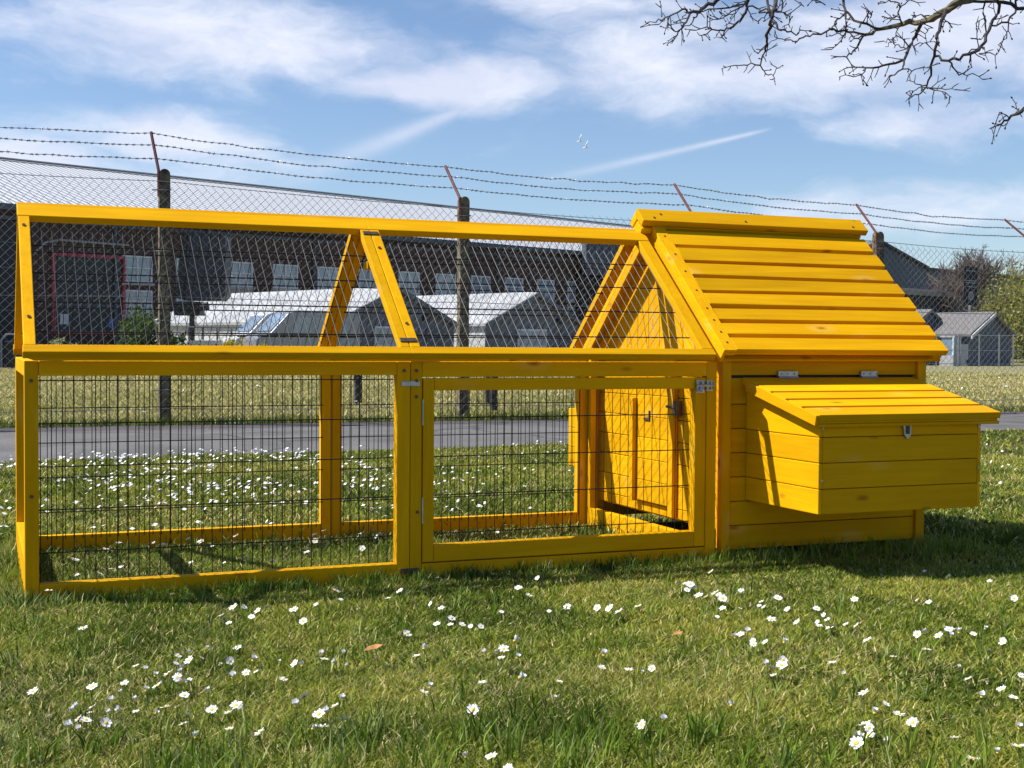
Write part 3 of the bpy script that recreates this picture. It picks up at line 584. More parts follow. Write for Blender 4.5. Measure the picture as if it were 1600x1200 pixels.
# ------------------------------------------------------------------ boundary fence
FY = 9.25; POSTX = [-4.75, -1.6, 1.60, 4.81, 7.72, 10.36, 12.92, 15.9, 18.9]; PTOP = [2.6, 2.56, 2.53, 2.41, 2.36, 2.24, 2.18, 2.12, 2.06]
FZ = [GZ + .0 for x in POSTX]
t = thing('boundary_fence', 'tall chain link fence with barbed wire on dark posts behind the coop', 'fence', (POSTX[0], FY, GZ))
tips = []
for i, (x, zt) in enumerate(zip(POSTX, PTOP)):
    b = MB(); w = .055; n = 7
    prof = [(-w, -w, 0)]
    poly = [(x - w, GZ), (x + w, GZ), (x + w, zt - w)] + [(x + w * math.cos(math.pi * k / n), zt - w + w * 1.05 * math.sin(math.pi * k / n)) for k in range(1, n)] + [(x - w, zt - w)]
    b.prism([(px, FY + .02, pz) for px, pz in poly], (0, 0, 0), (0, .11, 0), POSTM); po = b.build('post', t, .008)
    a0 = Vector((x - .06, FY + .02, zt - .28)); k = Vector((x - .06, FY + .03, zt - .02))
    lean = {2: (-.06, .12, .40), 1: (-.04, .12, .37), 6: (-.2, .35, .36)}.get(i, (-.05, .35, .39)); tip = k + Vector(lean); tips.append((k, tip))
    b = MB(); b.tube([a0, k, tip], .016, RUST, 6); b.build('arm', po)
    for z in (.3, 1.0, 1.7, zt - .22):
        b = MB(); b.tube([(x - .13, FY - .01, z), (x + .06, FY - .01, z + .01)], .006, GALV, 4); b.build('tie_wire', po)
def topz(x):
    return float(np.interp(x, POSTX, [z - .13 for z in PTOP]))
m_ = .0455; x = POSTX[0]; verts = []; quads = []; off = 0; rr = .0025
X1 = POSTX[-1]; k = 0
while x < X1:
    hz = topz(x) + (math.sin(x * 2.1) * .012); nz = int((hz - GZ) / m_); zz = hz - m_ * np.arange(nz + 1)
    sg = ((np.arange(nz + 1) % 2) * 2 - 1) * (1 if k % 2 else 1)
    px = x + m_ / 2 * sg * 1.02 + .006 * np.sin(zz * 5 + x); py = FY - .012 + .006 * sg + .012 * np.sin(x * 1.3 + zz * 1.1)
    c_ = np.stack([px, py, zz], 1)
    ring = np.array([[rr, 0, 0], [0, rr * 1.0, rr], [-rr, 0, 0], [0, -rr, -rr]])
    V = (c_[:, None, :] + ring[None]).reshape(-1, 3); nn = nz + 1
    i0 = np.arange(nn - 1)[:, None] * 4; j = np.arange(4)[None]
    Qd = np.stack([i0 + j, i0 + (j + 1) % 4, i0 + 4 + (j + 1) % 4, i0 + 4 + j], -1).reshape(-1, 4)
    verts.append(V); quads.append(Qd + off); off += len(V)
    x += m_; k += 1
def zflip(vs):  # neighbouring wires hook into each other at their bends
    out_ = []
    for i, V in enumerate(vs):
        V = V.copy(); out_.append(V)
    return out_
# shift every second wire down by one pitch so that the diamonds close
for i in range(1, len(verts), 2): verts[i][:, 2] -= m_
o = np_mesh('chain_link_mesh', np.concatenate(verts), np.concatenate(quads), [GALV]); o.parent = t; o.matrix_parent_inverse = Matrix.Translation(-parent_world(t))
b = MB()
for zz in (None, 1.25, .12):
    pts = []
    for i in range(len(POSTX) - 1):
        for s_ in range(8):
            xx = POSTX[i] + (POSTX[i + 1] - POSTX[i]) * s_ / 8; pts.append((xx, FY - .02, (topz(xx) if zz is None else zz) - .02 * math.sin(math.pi * s_ / 8)))
    b.tube(pts, .0035, GALV, 4)
b.build('line_wire', t)
rw = random.Random(3)
for fr_ in (.97, .66, .31):
    b = MB(); pts = []; seg = 16
    for i in range(len(POSTX) - 1):
        p0, p1 = tips[i][0].lerp(tips[i][1], fr_), tips[i + 1][0].lerp(tips[i + 1][1], fr_)
        for s_ in range(seg): 
            q = p0.lerp(p1, s_ / seg); q.z -= .035 * math.sin(math.pi * s_ / seg) - (rw.gauss(0, .0045) if s_ else 0); pts.append(q)
    b.tube(pts, .0030, GALV, 4)
    for i in range(len(pts) - 1):
        for kk in range(3):
            q = pts[i].lerp(pts[i + 1], (kk + rw.random() * .3) / 3)
            d = Vector((rw.gauss(0, 1), rw.gauss(0, 1), rw.gauss(0, 1))).normalized() * .018
            b.tube([q - d, q + d], .0026, GALV, 3); d2 = d.orthogonal().normalized() * .02; b.tube([q - d2 + Vector((.008, 0, 0)), q + d2 + Vector((.008, 0, 0))], .0026, GALV, 3)
            b.tube([q - Vector((.016, 0, 0)), q + Vector((.016, 0, 0))], .0062, GALV, 4)
    b.build('barbed_wire', t)

# short stakes beyond the fence
for (px, py, w, hgt, lab, cross) in [(559, 634, .10, .62, 'short dark stake with a wider cap beyond the fence', True), (762, 634, .075, .6, 'short dark stake right of the second fence post, further back', False), (771, 646, .075, .62, 'short dark stake right of the second fence post, nearer the path', False)]:
    g = on_ground(px, py, GZ); t = thing('timber_stake', lab, 'stake', (g.x, g.y, GZ), 'short stakes beyond the fence')
    b = MB(); b.box(g.x - w / 2, g.x + w / 2, g.y - w / 2, g.y + w / 2, GZ, hgt, DARKTIMBER); b.build('post', t, .01)
    b = MB()
    if cross: b.box(g.x - .16, g.x + .07, g.y - .09, g.y + .05, hgt - .2, hgt + .03, DARKTIMBER)
    else: b.box(g.x - w / 2 - .008, g.x + w / 2 + .008, g.y - w / 2 - .008, g.y + w / 2 + .008, hgt, hgt + .03, DARKTIMBER)
    b.build('cap', t, .01)

# ------------------------------------------------------------------ the chicken coop
coop = thing('chicken_coop', 'yellow wooden chicken coop with a long wire mesh run and nest box', 'chicken coop', (0, 0, GZ))
WD = 1.118; YC = WD / 2; XE = 2.464; XH0, XH1 = 2.49, 3.444; BV = .0025; SK = -.048
TH = math.atan(.85); SD = Vector((0, math.cos(TH), math.sin(TH))); SN = Vector((0, -math.sin(TH), math.cos(TH))); SO = Vector((0, -.064, .75)); SMAX = (.528 + .064) / math.cos(TH)
THR = math.atan(.88); HD = Vector((0, math.cos(THR), math.sin(THR))); HN = Vector((0, -math.sin(THR), math.cos(THR)))     # slope of the house roof
def mir(v): return Vector((v.x, 2 * YC - v.y, v.z))
def slab(mb, x0, x1, s0, s1, t0, t1, mat, rear=False, o=None):
    d, n = (SD, SN) if o is None else (HD, HN); o = o or SO
    p = [o + Vector((x, 0, 0)) + d * s + n * t_ for t_ in (t0, t1) for (x, s) in ((x0, s0), (x1, s0), (x1, s1), (x0, s1))]
    if rear: p = [mir(q) for q in p]; p = [p[1], p[0], p[3], p[2], p[5], p[4], p[7], p[6]]
    mb.hexa(p, mat)
def wires(mb, o, ex, ey, lx, ly, px, py, r=.0015, hr=.0019, x0=None, y0=None, n=(0, 0, 0)):
    """welded mesh: thin bars along ey every px, bars along ex every py"""
    o, ex, ey, n = Vector(o), Vector(ex), Vector(ey), Vector(n)
    a = px / 2 if x0 is None else x0
    while a < lx: mb.tube([o + ex * a, o + ex * a + ey * ly], r, BLACKWIRE, 4, False); a += px
    c = py / 2 if y0 is None else y0
    while c < ly: mb.tube([o + ey * c + n * .002, o + ex * lx + ey * c + n * .002], hr, BLACKWIRE, 4, False); c += py
def screws(name, pts, nrm, parent, r=.006, mat=None):
    b = MB(); nrm = Vector(nrm)
    for p in pts: b.tube([Vector(p), Vector(p) + nrm * .0025], r, mat or SCREW, 8)
    return b.build(name, parent)
PXW, PYW = .0333, .136
# --- side panels
def side_panel(x0, x1, y0, y1, wl, wr, label=None, sub=True):
    b = MB(); g = .0008
    b.box(x0, x0 + wl, y0, y1, SK, .722, WZ); b.box(x1 - wr, x1, y0, y1, SK, .722, WZ)
    b.box(x0 + wl + g, x1 - wr - g, y0, y1, .675, .722, WX); b.box(x0 + wl + g, x1 - wr - g, y0, y1, SK, .024, WX)
    p = b.build('side_panel', coop, BV)
    w = MB(); yy = y1 + .002 if y0 < .5 else y0 - .002
    wires(w, (x0 + wl - .01, yy, .01), (1, 0, 0), (0, 0, 1), x1 - x0 - wl - wr + .02, .68, PXW, PYW, n=(0, 1, 0), y0=.105)
    w.build('wire_mesh', p); return p
p = side_panel(.0, 1.2475, 0, .042, .041, .047)
screws('screw', [(.02, -.001, .66), (.02, -.001, .3), (1.225, -.001, .69)], (0, -1, 0), p)
p = side_panel(.0, 1.2475, WD - .033, WD, .041, .047); p = side_panel(1.2495, XE, WD - .033, WD, .041, .076)
# --- door bay
b = MB(); b.box(1.2495, 1.2905, 0, .042, SK, .722, WZ); b.box(2.4205, XE, 0, .042, SK, .722, WZ)
b.box(1.2913, 2.4197, 0, .042, .668, .722, WX); b.box(1.2913, 2.4197, 0, .042, SK, .019, WX); bay = b.build('door_surround', coop, BV)
screws('screw', [(1.27, -.001, .69), (1.27, -.001, .655), (1.27, -.001, .60), (1.275, -.001, .2)], (0, -1, 0), bay)
b = MB(); b.box(1.2945, 1.3355, .0, .042, .0235, .663, WZ); b.box(2.371, 2.4175, .0, .042, .0235, .663, WZ)
b.box(1.3363, 2.3702, .0, .042, .621, .663, WX); b.box(1.3363, 2.3702, .0, .042, .0235, .082, WX); door = b.build('run_door', coop, BV)
w = MB(); wires(w, (1.33, .044, .07), (1, 0, 0), (0, 0, 1), 1.05, .57, PXW, PYW, n=(0, 1, 0), y0=.045); w.build('wire_mesh', door)
for z in (.50, .16):
    b = MB(); b.box(1.2908, 1.2958, -.004, .004, z, z + .09, STEEL); b.build('hinge', door)
b = MB(); b.box(2.372, 2.408, -.004, 0, .605, .653, STEEL); b.box(2.416, 2.444, -.004, 0, .612, .652, STEEL)
b.tube([(2.368, -.011, .633), (2.446, -.011, .633)], .006, STEEL, 8); b.tube([(2.385, -.011, .633), (2.385, -.02, .612)], .005, STEEL, 6)
for xx in (2.376, 2.398, 2.42, 2.436): b.tube([(xx, -.008, .618), (xx, -.008, .648)], .007, STEEL, 6)
b.build('bolt', door)
b = MB(); b.box(1.215, 1.282, -.003, 0, .636, .654, STEEL); b.build('joining_plate', coop, .002)
b = MB(); b.box(1.215, 1.282, -.003, 0, -.012, .006, BROWNPLATE); b.build('joining_plate', coop, .002)
# --- left end panel
b = MB(); b.box(-.0, .032, .0338, .07, SK, .722, WZ); b.box(-.0, .032, WD - .07, WD - .0338, SK, .722, WZ)
b.box(-.0, .032, .0708, WD - .0708, .672, .722, WY); b.box(.0, .032, .0708, WD - .0708, SK, .088, WY); ep = b.build('end_panel', coop, BV)
w = MB(); wires(w, (.034, .06, .07), (0, 1, 0), (0, 0, 1), WD - .12, .62, PXW, PYW, n=(1, 0, 0)); w.build('wire_mesh', ep)
# --- run end frame against the house
b = MB(); b.box(2.432, 2.464, WD - .075, WD - .0338, SK, .722, WZ); b.box(2.432, 2.464, .0338, WD - .0758, SK, .045, WY); b.build('inner_end_frame', coop, BV)
# --- roof panels of the run
def roof_panel(x0, x1, wl, wr, rear):
    b = MB(); g = .0008; T = -.028
    slab(b, x0 - .003, x1, 0, .034, T, 0, WX, rear); sm = SMAX + (.022 if rear else 0); rw_ = .04 if rear else .062
    slab(b, x0 - .003, x1, sm - rw_, sm, T, 0, WX, rear)
    slab(b, x0, x0 + wl, .0348, sm - rw_ - .0008, T, -.001, WY, rear); slab(b, x1 - wr, x1, .0348, sm - rw_ - .0008, T, -.001, WY, rear)
    p = b.build('roof_panel', coop, BV)
    w = MB(); o = SO + SN * (-.03); e = SD
    if rear: o = mir(o); e = Vector((0, -SD.y, SD.z))
    wires(w, o + Vector((x0 + wl - .012, 0, 0)) + e * .02, (1, 0, 0), e, x1 - x0 - wl - wr + .024, SMAX - .06, PXW, .151, n=(0, 0, -1), y0=.115, r=.0012, hr=.0024); w.build('wire_mesh', p)
    return p
rp = []
for rear in (False, True):
    rp.append(roof_panel(-.003, 1.2345, .036, .034, rear)); rp.append(roof_panel(1.2365, 2.425, .036, .05, rear))
for s_ in (.06, .68):
    b = MB(); slab(b, 1.206, 1.266, s_, s_ + .02, -.001, .003, BROWNPLATE); b.build('joining_plate', coop, .004)
def onslope(x, s, rear=False): v = SO + Vector((x, 0, 0)) + SD * s; return mir(v) if rear else v
screws('screw', [onslope(.013, .66), onslope(.016, .17), onslope(1.25, .60), onslope(1.252, .16)], SN, rp[0])
b = MB(); b.box(1.215, 1.255, YC - .13, YC - .07, 1.06, 1.09, WY); b.build('brace_block', coop, BV)
# --- house
for (x0, x1, y0, y1) in ((XH0, 2.527, -.002, .04), (3.404, XH1, -.002, .04), (XH0, 2.527, WD - .04, WD), (3.404, XH1, WD - .04, WD)): b = MB(); b.box(x0, x1, y0, y1, SK - .01, .756, WZ); b.build('corner_post', coop, BV)
def planks_x(mb, x0, x1, y0, y1, zs, mat=None):
    for z0, z1 in zip(zs[:-1], zs[1:]): mb.box(x0, x1, y0, y1, z0 + .0012, z1 - .0012, mat or WX)
b = MB(); zs = [.0, .093, .186, .28, .373, .466, .56, .661]; planks_x(b, 2.528, 3.403, .012, .03, zs)
b.box(2.528, 3.403, .012, .03, .671, .756, WX); b.box(2.528, 3.403, .0305, .04, .64, .70, DARKTIMBER); b.build('front_wall', coop, .003)  # dark backing strip added behind the gap to stop light coming through
b = MB(); planks_x(b, 2.528, 3.403, WD - .03, WD - .012, [.0, .12, .24, .36, .48, .6, .756]); b.build('rear_wall', coop, .003)
def gable_wall(x0, x1, zbot, name):
    b = MB(); zs = [zbot, .12, .21, .30, .39, .48, .57, .66, .75]
    for z0, z1 in zip(zs[:-1], zs[1:]): b.box(x0, x1, .041, WD - .041, z0 + .0012, z1 - .0012, WY)
    n = 11; yy = [.02 + (WD - .04) * i / n for i in range(n + 1)]
    def rz(y): return .742 + .88 * (min(y, WD - y)) + .012
    for y0, y1 in zip(yy[:-1], yy[1:]):
        y0 += .001; y1 -= .001; p = [(x0, y0, .752), (x0, y1, .752), (x0, y1, rz(y1))]
        if y0 < YC < y1: p.append((x0, YC, rz(YC)))
        p.append((x0, y0, rz(y0))); b.prism(p, (0, 0, 0), (x1 - x0, 0, 0), WZ)
    return b.build(name, coop, .0025)
gw = gable_wall(2.492, 2.512, .078, 'gable_wall'); gable_wall(3.424, 3.440, .0, 'gable_wall')
b = MB(); b.box(2.513, 3.423, .031, WD - .031, .07, .085, WX); b.build('floor', coop)
# pop door with battens, bracket and bolt on the run side
b = MB()
for z0, z1 in zip([.125, .215, .305, .395, .485, .575], [.2135, .3035, .3935, .4835, .5735, .70]): b.box(2.474, 2.49, .385, .665, z0, z1, WY)
pd = b.build('pop_door', coop, .0025)
b = MB(); b.box(2.452, 2.490, .668, .70, .12, .56, WZ); b.box(2.466, 2.490, .345, .383, .085, .74, WZ); b.build('batten', pd, BV)
b = MB(); b.box(2.468, 2.474, .55, .556, .47, .51, DARKTIMBER); b.box(2.468, 2.474, .556, .60, .47, .48, DARKTIMBER); b.build('bracket', pd)
b = MB(); b.tube([(2.468, .30, .53), (2.468, .40, .535)], .006, BROWNPLATE, 8); b.box(2.466, 2.49, .31, .345, .50, .56, BROWNPLATE); b.build('bolt', pd)
b = MB(); b.box(2.468, 2.490, .05, 1.06, .735, .765, WY); b.box(2.47, 2.49, .10, .13, .765, .79, WY); b.build('cross_rail', coop, BV)
# opened rear hatch seen past the rear post
b = MB()
for k in range(3): b.box(2.388, 2.402, 1.119, 1.185, .23 + .088 * k, .316 + .088 * k, WY)
b.build('rear_hatch', coop, .0025)
# roof of lapped boards
RX0, RX1 = 2.455, 3.505; RO = Vector((0, -.062, .766))
ys = [-.062, -.002, .064, .131, .201, .269, .341, .417, .502, .545]; ss = [(y + .062) / math.cos(THR) for y in ys]
for rear in (False, True):
    b = MB()
    slab(b, RX0 + .008, RX1 - .012, .0, .81, -.056, -.046, WX, rear, RO)
    for k, (s0, s1) in enumerate(zip(ss[:-1], ss[1:])):
        slab(b, RX0 + .056, RX1 - .004 * (k % 3), s0 + (.0 if k == 0 else .011), s1 - .011, -.022, .004, WX, rear, RO)
        for q in range(-8, 0): w_ = Vector(b.v[q]); b.v[q] = tuple(w_ + HN * random.gauss(0, .0013) + HD * random.gauss(0, .0016))
    slab(b, RX0, RX0 + .055, -.004, .815, -.0222, .005, WY, rear, RO); slab(b, RX0, RX0 + .014, -.004, .815, -.055, -.0225, WY, rear, RO)
    r_ = b.build('roof', coop, .002)
    if not rear:
        screws('screw', [RO + Vector((RX0 + .03, 0, 0)) + HD * s + HN * .004 for s in (.04, .1, .17, .24, .35, .47, .58, .7)], HN, r_, .0045)
        f = MB(); f.prism([(RX0 + .02, y, z) for y, z in ((-.062, .768), (-.062, .757), (.008, .757), (.008, .80))], (0, 0, 0), (RX1 - RX0 - .04, 0, 0), WX); f.build('eaves_board', coop, BV)
        f = MB(); slab(f, RX1 - .06, RX1 - .02, .0, .06, -.05, -.023, WY, False, RO); f.build('rafter_end', coop, BV)
b = MB()
for sg in (-1, 1):      # two boards nailed over the ridge, one down each slope
    a0, a1 = .014, .052; t0, t1 = .006, .034; yr = YC - .008; zr = RO.z + .88 * (yr - RO.y); ct, st_ = math.cos(THR), math.sin(THR)
    p = [(yr + sg * (u * ct + v * st_), zr - u * st_ + v * ct) for u, v in ((-.0 + .005, t0), (a1, t0), (a1, t1), (-.012, t1))]
    p[0] = (yr + sg * .0005, p[0][1]); p[3] = (yr + sg * .0005, zr + t1 / ct + (.0))
    b.prism([(2.402, y, z) for y, z in p], (0, 0, 0), (1.12, 0, 0), WX)
b.prism([(2.404, YC - .008 + y, z) for y, z in ((-.03, 1.245), (-.042, 1.264), (0, 1.3), (.042, 1.264), (.03, 1.245))], (0, 0, 0), (.05, 0, 0), WZ)
rc = b.build('ridge_cap', coop, BV)
def oncap(x, u): return (x, YC - .008 - (u * math.cos(THR) + .034 * math.sin(THR)), RO.z + .88 * (YC - .008 - RO.y) - u * math.sin(THR) + .034 * math.cos(THR))
screws('screw', [oncap(2.46, .03), oncap(2.5, .004), oncap(2.9, .028), oncap(3.45, .03)], HN, rc, .005)
# nest box with sloping lid
NX0, NX1, ND = 2.602, 3.318, .464
def nz(y): return .618 + .245 * y
b = MB(); zs = [.19, .28, .372, .463]
for z0, z1 in zip(zs[:-1], zs[1:]):
    b.box(NX0 + .016, NX1 - .016, -ND, -ND + .016, z0 + .001, z1 - .001, WX); b.box(NX0, NX0 + .0155, -ND, .011, z0 + .001, z1 - .001, WY); b.box(NX1 - .0155, NX1, -ND, .011, z0 + .001, z1 - .001, WY)
b.box(NX0 + .016, NX1 - .016, -ND, -ND + .016, .464, nz(-ND) , WX)
for xa, xb in ((NX0, NX0 + .0155), (NX1 - .0155, NX1)): b.prism([(xa, -ND, .464), (xa, .011, .464), (xa, .011, nz(0)), (xa, -ND, nz(-ND))], (0, 0, 0), (xb - xa, 0, 0), WY)
b.box(NX0 + .017, NX1 - .017, -ND + .017, .011, .195, .21, WX); nb = b.build('nest_box', coop, .003)
screws('screw', [(NX0 + .012, -ND - .001, .31), (NX1 - .012, -ND - .001, .34), (NX1 - .012, -ND - .001, .49), (NX0 + .014, -ND - .001, .495)], (0, -1, 0), nb, .005, STEEL)
LT = math.atan(.235); LD = Vector((0, -math.cos(LT), -math.sin(LT))); LN = Vector((0, -math.sin(LT), math.cos(LT))); LO = Vector((0, .008, .656)); LL = .515
def lid(mb, x0, x1, s0, s1, t0, t1, mat): mb.hexa([LO + Vector((x, 0, 0)) + LD * s + LN * t_ for t_ in (t0, t1) for (x, s) in ((x0, s1), (x1, s1), (x1, s0), (x0, s0))], mat)
b = MB(); lx0, lx1 = 2.568, 3.385
lid(b, lx0 + .012, lx1 - .008, 0, LL - .004, -.028, -.0185, WX)
for s0, s1 in ((0, .094), (.112, .197), (.215, .299), (.318, .402), (.421, LL)): lid(b, lx0 + .013, lx1 - (.004 if s0 < .4 else 0), s0, s1, -.018, .006, WX)
lid(b, lx0, lx0 + .0115, 0.05, LL, -.034, .004, WY); lid(b, lx0 + .012, lx1, LL - .018, LL, -.04, -.0285, WX); lid(b, lx1 - .045, lx1 - .012, .06, LL - .02, -.046, -.029, WY)
b.build('lid', nb, .002)
for x0, x1 in ((2.737, 2.825), (3.124, 3.201)):
    b = MB(); b.box(x0, x1, -.003, .012, .664, .686, STEEL); b.tube([(x0, -.006, .662), (x1, -.006, .662)], .005, STEEL, 8)
    for k in range(3): b.tube([(x0 + .012 + .03 * k, -.004, .676), (x0 + .012 + .03 * k, -.003, .676)], .003, SCREW, 6)
    b.build('hinge', nb)
b = MB(); yq = -ND - .012
b.prism([(2.956, yq, .535), (2.984, yq, .535), (2.992, yq, .52), (2.992, yq, .468), (2.975, yq, .448), (2.960, yq, .468), (2.952, yq, .515)], (0, 0, 0), (0, .006, 0), STEEL)
b.tube([(2.974, yq - .003, .47), (2.974, yq - .003, .512)], .006, SCREW, 8); b.build('hasp', nb, .001)

# ------------------------------------------------------------------ gulls
def gull(px, py, Z, sz, tilt, label):
    c = at(px, py, Z); t = thing('gull', label, 'bird', c, 'gulls in the sky'); r, u, f = CR, CU, CF
    b = MB(); b.tube([c - r * sz * .42, c - r * sz * .25, c, c + r * sz * .3, c + r * sz * .45], [sz * .02, sz * .07, sz * .1, sz * .06, sz * .015], FEATHER, 8); bo = b.build('body', t, 0, True)
    b = MB()
    for k, (a, dz) in enumerate(((1, .0), (-1, .35))):
        p = [c - r * sz * .14, c + r * sz * .16, c + r * sz * (.2 + tilt) + u * sz * (.55 - dz * .3) + f * sz * .3 * a, c + r * sz * (.3 + tilt) + u * sz * (1.15 - dz) + f * sz * .5 * a, c + r * sz * (.05 + tilt) + u * sz * (.6 - dz * .3) + f * sz * .3 * a]
        b.prism(p, (0, 0, 0), f * .02 + u * .01, FEATHER)
    b.build('wings', t)
gull(906, 221, 60, .33, -.05, 'white gull flying higher on the left of the pair'); gull(915, 231, 61, .33, .02, 'white gull flying lower on the right of the pair')

# ------------------------------------------------------------------ overhanging bare tree
def overhang():
    paths = [  # image-traced twigs given as (x, y) with a depth, thickness in px at the start and end
     ([(1900, -150), (1700, -60), (1600, -35), (1514, -4), (1490, 8), (1462, 25), (1440, 35), (1410, 38), (1378, 45), (1353, 54)], 6.0, 20, 5),
     ([(1353, 54), (1340, 72), (1330, 85), (1318, 88), (1302, 90)], 6.0, 4, 1.5),
     ([(1353, 54), (1325, 50), (1300, 44), (1270, 53), (1256, 58), (1240, 65), (1225, 62), (1210, 57)], 6.0, 4, 1.5),
     ([(1378, 45), (1345, 35), (1322, 18), (1316, -10), (1330, -60), (1400, -100)], 6.0, 4, 5), ([(1322, 18), (1322, 35), (1322, 50), (1310, 68), (1300, 77)], 6.0, 3.5, 1.5),
     ([(1322, 50), (1335, 60), (1353, 56)], 6.0, 2.5, 2.5), ([(1322, 18), (1308, 30), (1300, 42)], 5.95, 3, 2),
     ([(1440, 36), (1432, 52), (1425, 68), (1413, 93), (1390, 100), (1365, 106), (1340, 105), (1318, 108)], 5.9, 6.5, 1.6),
     ([(1413, 93), (1410, 108), (1390, 118), (1387, 130)], 5.85, 3.5, 1.4), ([(1410, 108), (1430, 108), (1448, 106)], 5.8, 2.5, 1.2), ([(1352, 107), (1345, 117), (1312, 120)], 5.9, 2.2, 1.2), ([(1346, 117), (1353, 130)], 5.9, 2, 1),
     ([(1478, 16), (1470, 35), (1463, 60), (1460, 88), (1455, 110), (1448, 135), (1435, 148), (1420, 155)], 5.7, 6.5, 1.6),
     ([(1447, 137), (1470, 138), (1492, 140)], 5.7, 2.8, 1.1), ([(1452, 138), (1472, 143), (1487, 152)], 5.72, 2.2, 1), ([(1447, 133), (1430, 131), (1418, 125)], 5.65, 2.4, 1), ([(1445, 137), (1432, 140), (1422, 146)], 5.7, 2.2, 1),
     ([(1460, 88), (1482, 95), (1505, 86), (1530, 78), (1540, 65), (1548, 40), (1560, 20), (1558, -8), (1600, -60)], 5.7, 4.5, 6), ([(1482, 95), (1495, 112), (1510, 118), (1535, 124)], 5.65, 3.4, 1.2),
     ([(1505, 116), (1518, 105), (1517, 95)], 5.6, 2.2, 1.2), ([(1530, 84), (1555, 86), (1560, 80)], 5.7, 2.2, 1), ([(1505, 86), (1518, 77), (1538, 74)], 5.75, 2.2, 2), ([(1548, 40), (1575, 35), (1588, 12), (1590, -20)], 5.9, 3, 4),
     ([(1576, 35), (1573, 60), (1560, 70)], 5.9, 2.2, 1.1), ([(1540, 0), (1536, 20), (1541, 50), (1540, 65)], 6.2, 3, 2.2), ([(1700, 10), (1640, 14), (1600, 13), (1570, 4), (1520, 2), (1500, 4)], 6.3, 8, 4),
     ([(1760, 120), (1640, 150), (1600, 170), (1590, 178), (1575, 188), (1560, 196), (1546, 201)], 5.5, 9, 1.4), ([(1578, 186), (1562, 175)], 5.5, 2.4, 1.2), ([(1592, 176), (1586, 160)], 5.5, 2, 1),
     ([(1575, 188), (1568, 197)], 5.5, 2, 1.2),
     ([(1220, -110), (1150, -20), (1120, 0), (1100, 12), (1090, 19), (1078, 20)], 6.4, 9, 5), ([(1078, 20), (1070, 14), (1058, 20), (1040, 27), (1025, 35), (1010, 36)], 6.4, 4, 1.3), ([(1039, 27), (1030, 38)], 6.4, 2, 1), ([(1034, 26), (1033, 12), (1032, 5)], 6.4, 2.2, 1),
     ([(1078, 21), (1072, 35), (1060, 48), (1053, 62), (1040, 67)], 6.3, 3.8, 1.3), ([(1059, 49), (1049, 45), (1042, 44)], 6.3, 2, 1), ([(1091, 20), (1082, 35), (1065, 46)], 6.35, 2.8, 1.5),
     ([(1210, -90), (1180, -30), (1169, 0), (1165, 20), (1157, 32), (1145, 42), (1132, 48), (1112, 46), (1100, 55), (1093, 55)], 6.2, 6.5, 1.3), ([(1112, 46), (1105, 42), (1078, 47)], 6.2, 3, 1.2), ([(1132, 48), (1128, 58), (1115, 60)], 6.2, 2.4, 1.1),
     ([(1165, 3), (1150, 15), (1130, 28), (1105, 35)], 6.3, 3, 1.2), ([(1166, 6), (1140, 12), (1108, 14), (1090, 18)], 6.35, 3, 2), ([(1150, 20), (1135, 25), (1118, 27)], 6.3, 2, 1),
     ([(1260, -110), (1225, -40), (1212, 0), (1208, 18), (1205, 32), (1200, 50), (1198, 65), (1196, 80), (1188, 102)], 6.0, 9, 2.6), ([(1188, 102), (1168, 102), (1150, 102), (1128, 107)], 6.0, 2.6, 1.2), ([(1188, 102), (1196, 115), (1208, 118), (1212, 133)], 6.0, 2.4, 1.1), ([(1208, 118), (1213, 105)], 6, 1.8, .9),
     ([(1198, 68), (1185, 84), (1178, 80)], 6.0, 2.2, 1), ([(1205, 32), (1215, 45), (1230, 50), (1248, 52), (1251, 40)], 6.05, 4, 1.2), ([(1169, 10), (1185, 14), (1200, 19), (1220, 18), (1234, 26), (1232, 38), (1225, 46)], 6.05, 3, 1.2),
     ([(1212, -20), (1198, -4), (1201, 12), (1203, 25)], 6.1, 5, 4), ([(1215, 60), (1200, 70)], 6, 1.6, 1), ([(1202, 20), (1190, 28), (1183, 33)], 6, 2.2, 1.1), ([(1222, 15), (1222, 0), (1230, -25)], 6.05, 2.5, 3),
     ([(1410, 38), (1403, 20), (1405, 5), (1390, 0), (1372, 8)], 6.1, 3, 1.2), ([(1404, 22), (1395, 30), (1383, 31)], 6.1, 1.8, .9), ([(1406, 12), (1418, 2), (1425, -10)], 6.1, 2.4, 1.4), ([(1440, 30), (1452, 24), (1432, 25), (1425, 30)], 6.05, 2.5, 1.2),
     ([(1470, 34), (1485, 37), (1502, 38)], 5.9, 2, 1), ([(1432, 52), (1450, 48), (1458, 44)], 5.9, 2, 1), ([(1425, 70), (1442, 68), (1460, 65)], 5.85, 2.2, 1), ([(1424, 72), (1412, 74), (1400, 70), (1392, 66), (1383, 73)], 5.9, 2.4, 1), ([(1405, 42), (1400, 55), (1393, 62), (1381, 64)], 6, 2.2, 1), ([(1360, 28), (1361, 20), (1354, 12)], 6.0, 2, 1), ([(1290, 8), (1270, 0), (1262, -10)], 6.2, 2, 1.6), ([(1256, 10), (1248, 4), (1238, -6)], 6.2, 1.8, 1.4),
     ([(1320, 55), (1308, 52), (1298, 47)], 6.0, 2, 1.2), ([(1540, 25), (1530, 32), (1525, 36)], 6.1, 2, 1), ([(1541, 56), (1530, 60)], 6.1, 1.8, 1)]
    base = at(2350, 540, 6.3); base = Vector((base.x, base.y, GZ)); t = thing('bare_branches_tree', 'leafless tree overhanging the top right with dark knobbly twigs', 'tree', base)
    tr = MB(); hub = at(2250, -300, 6.3)
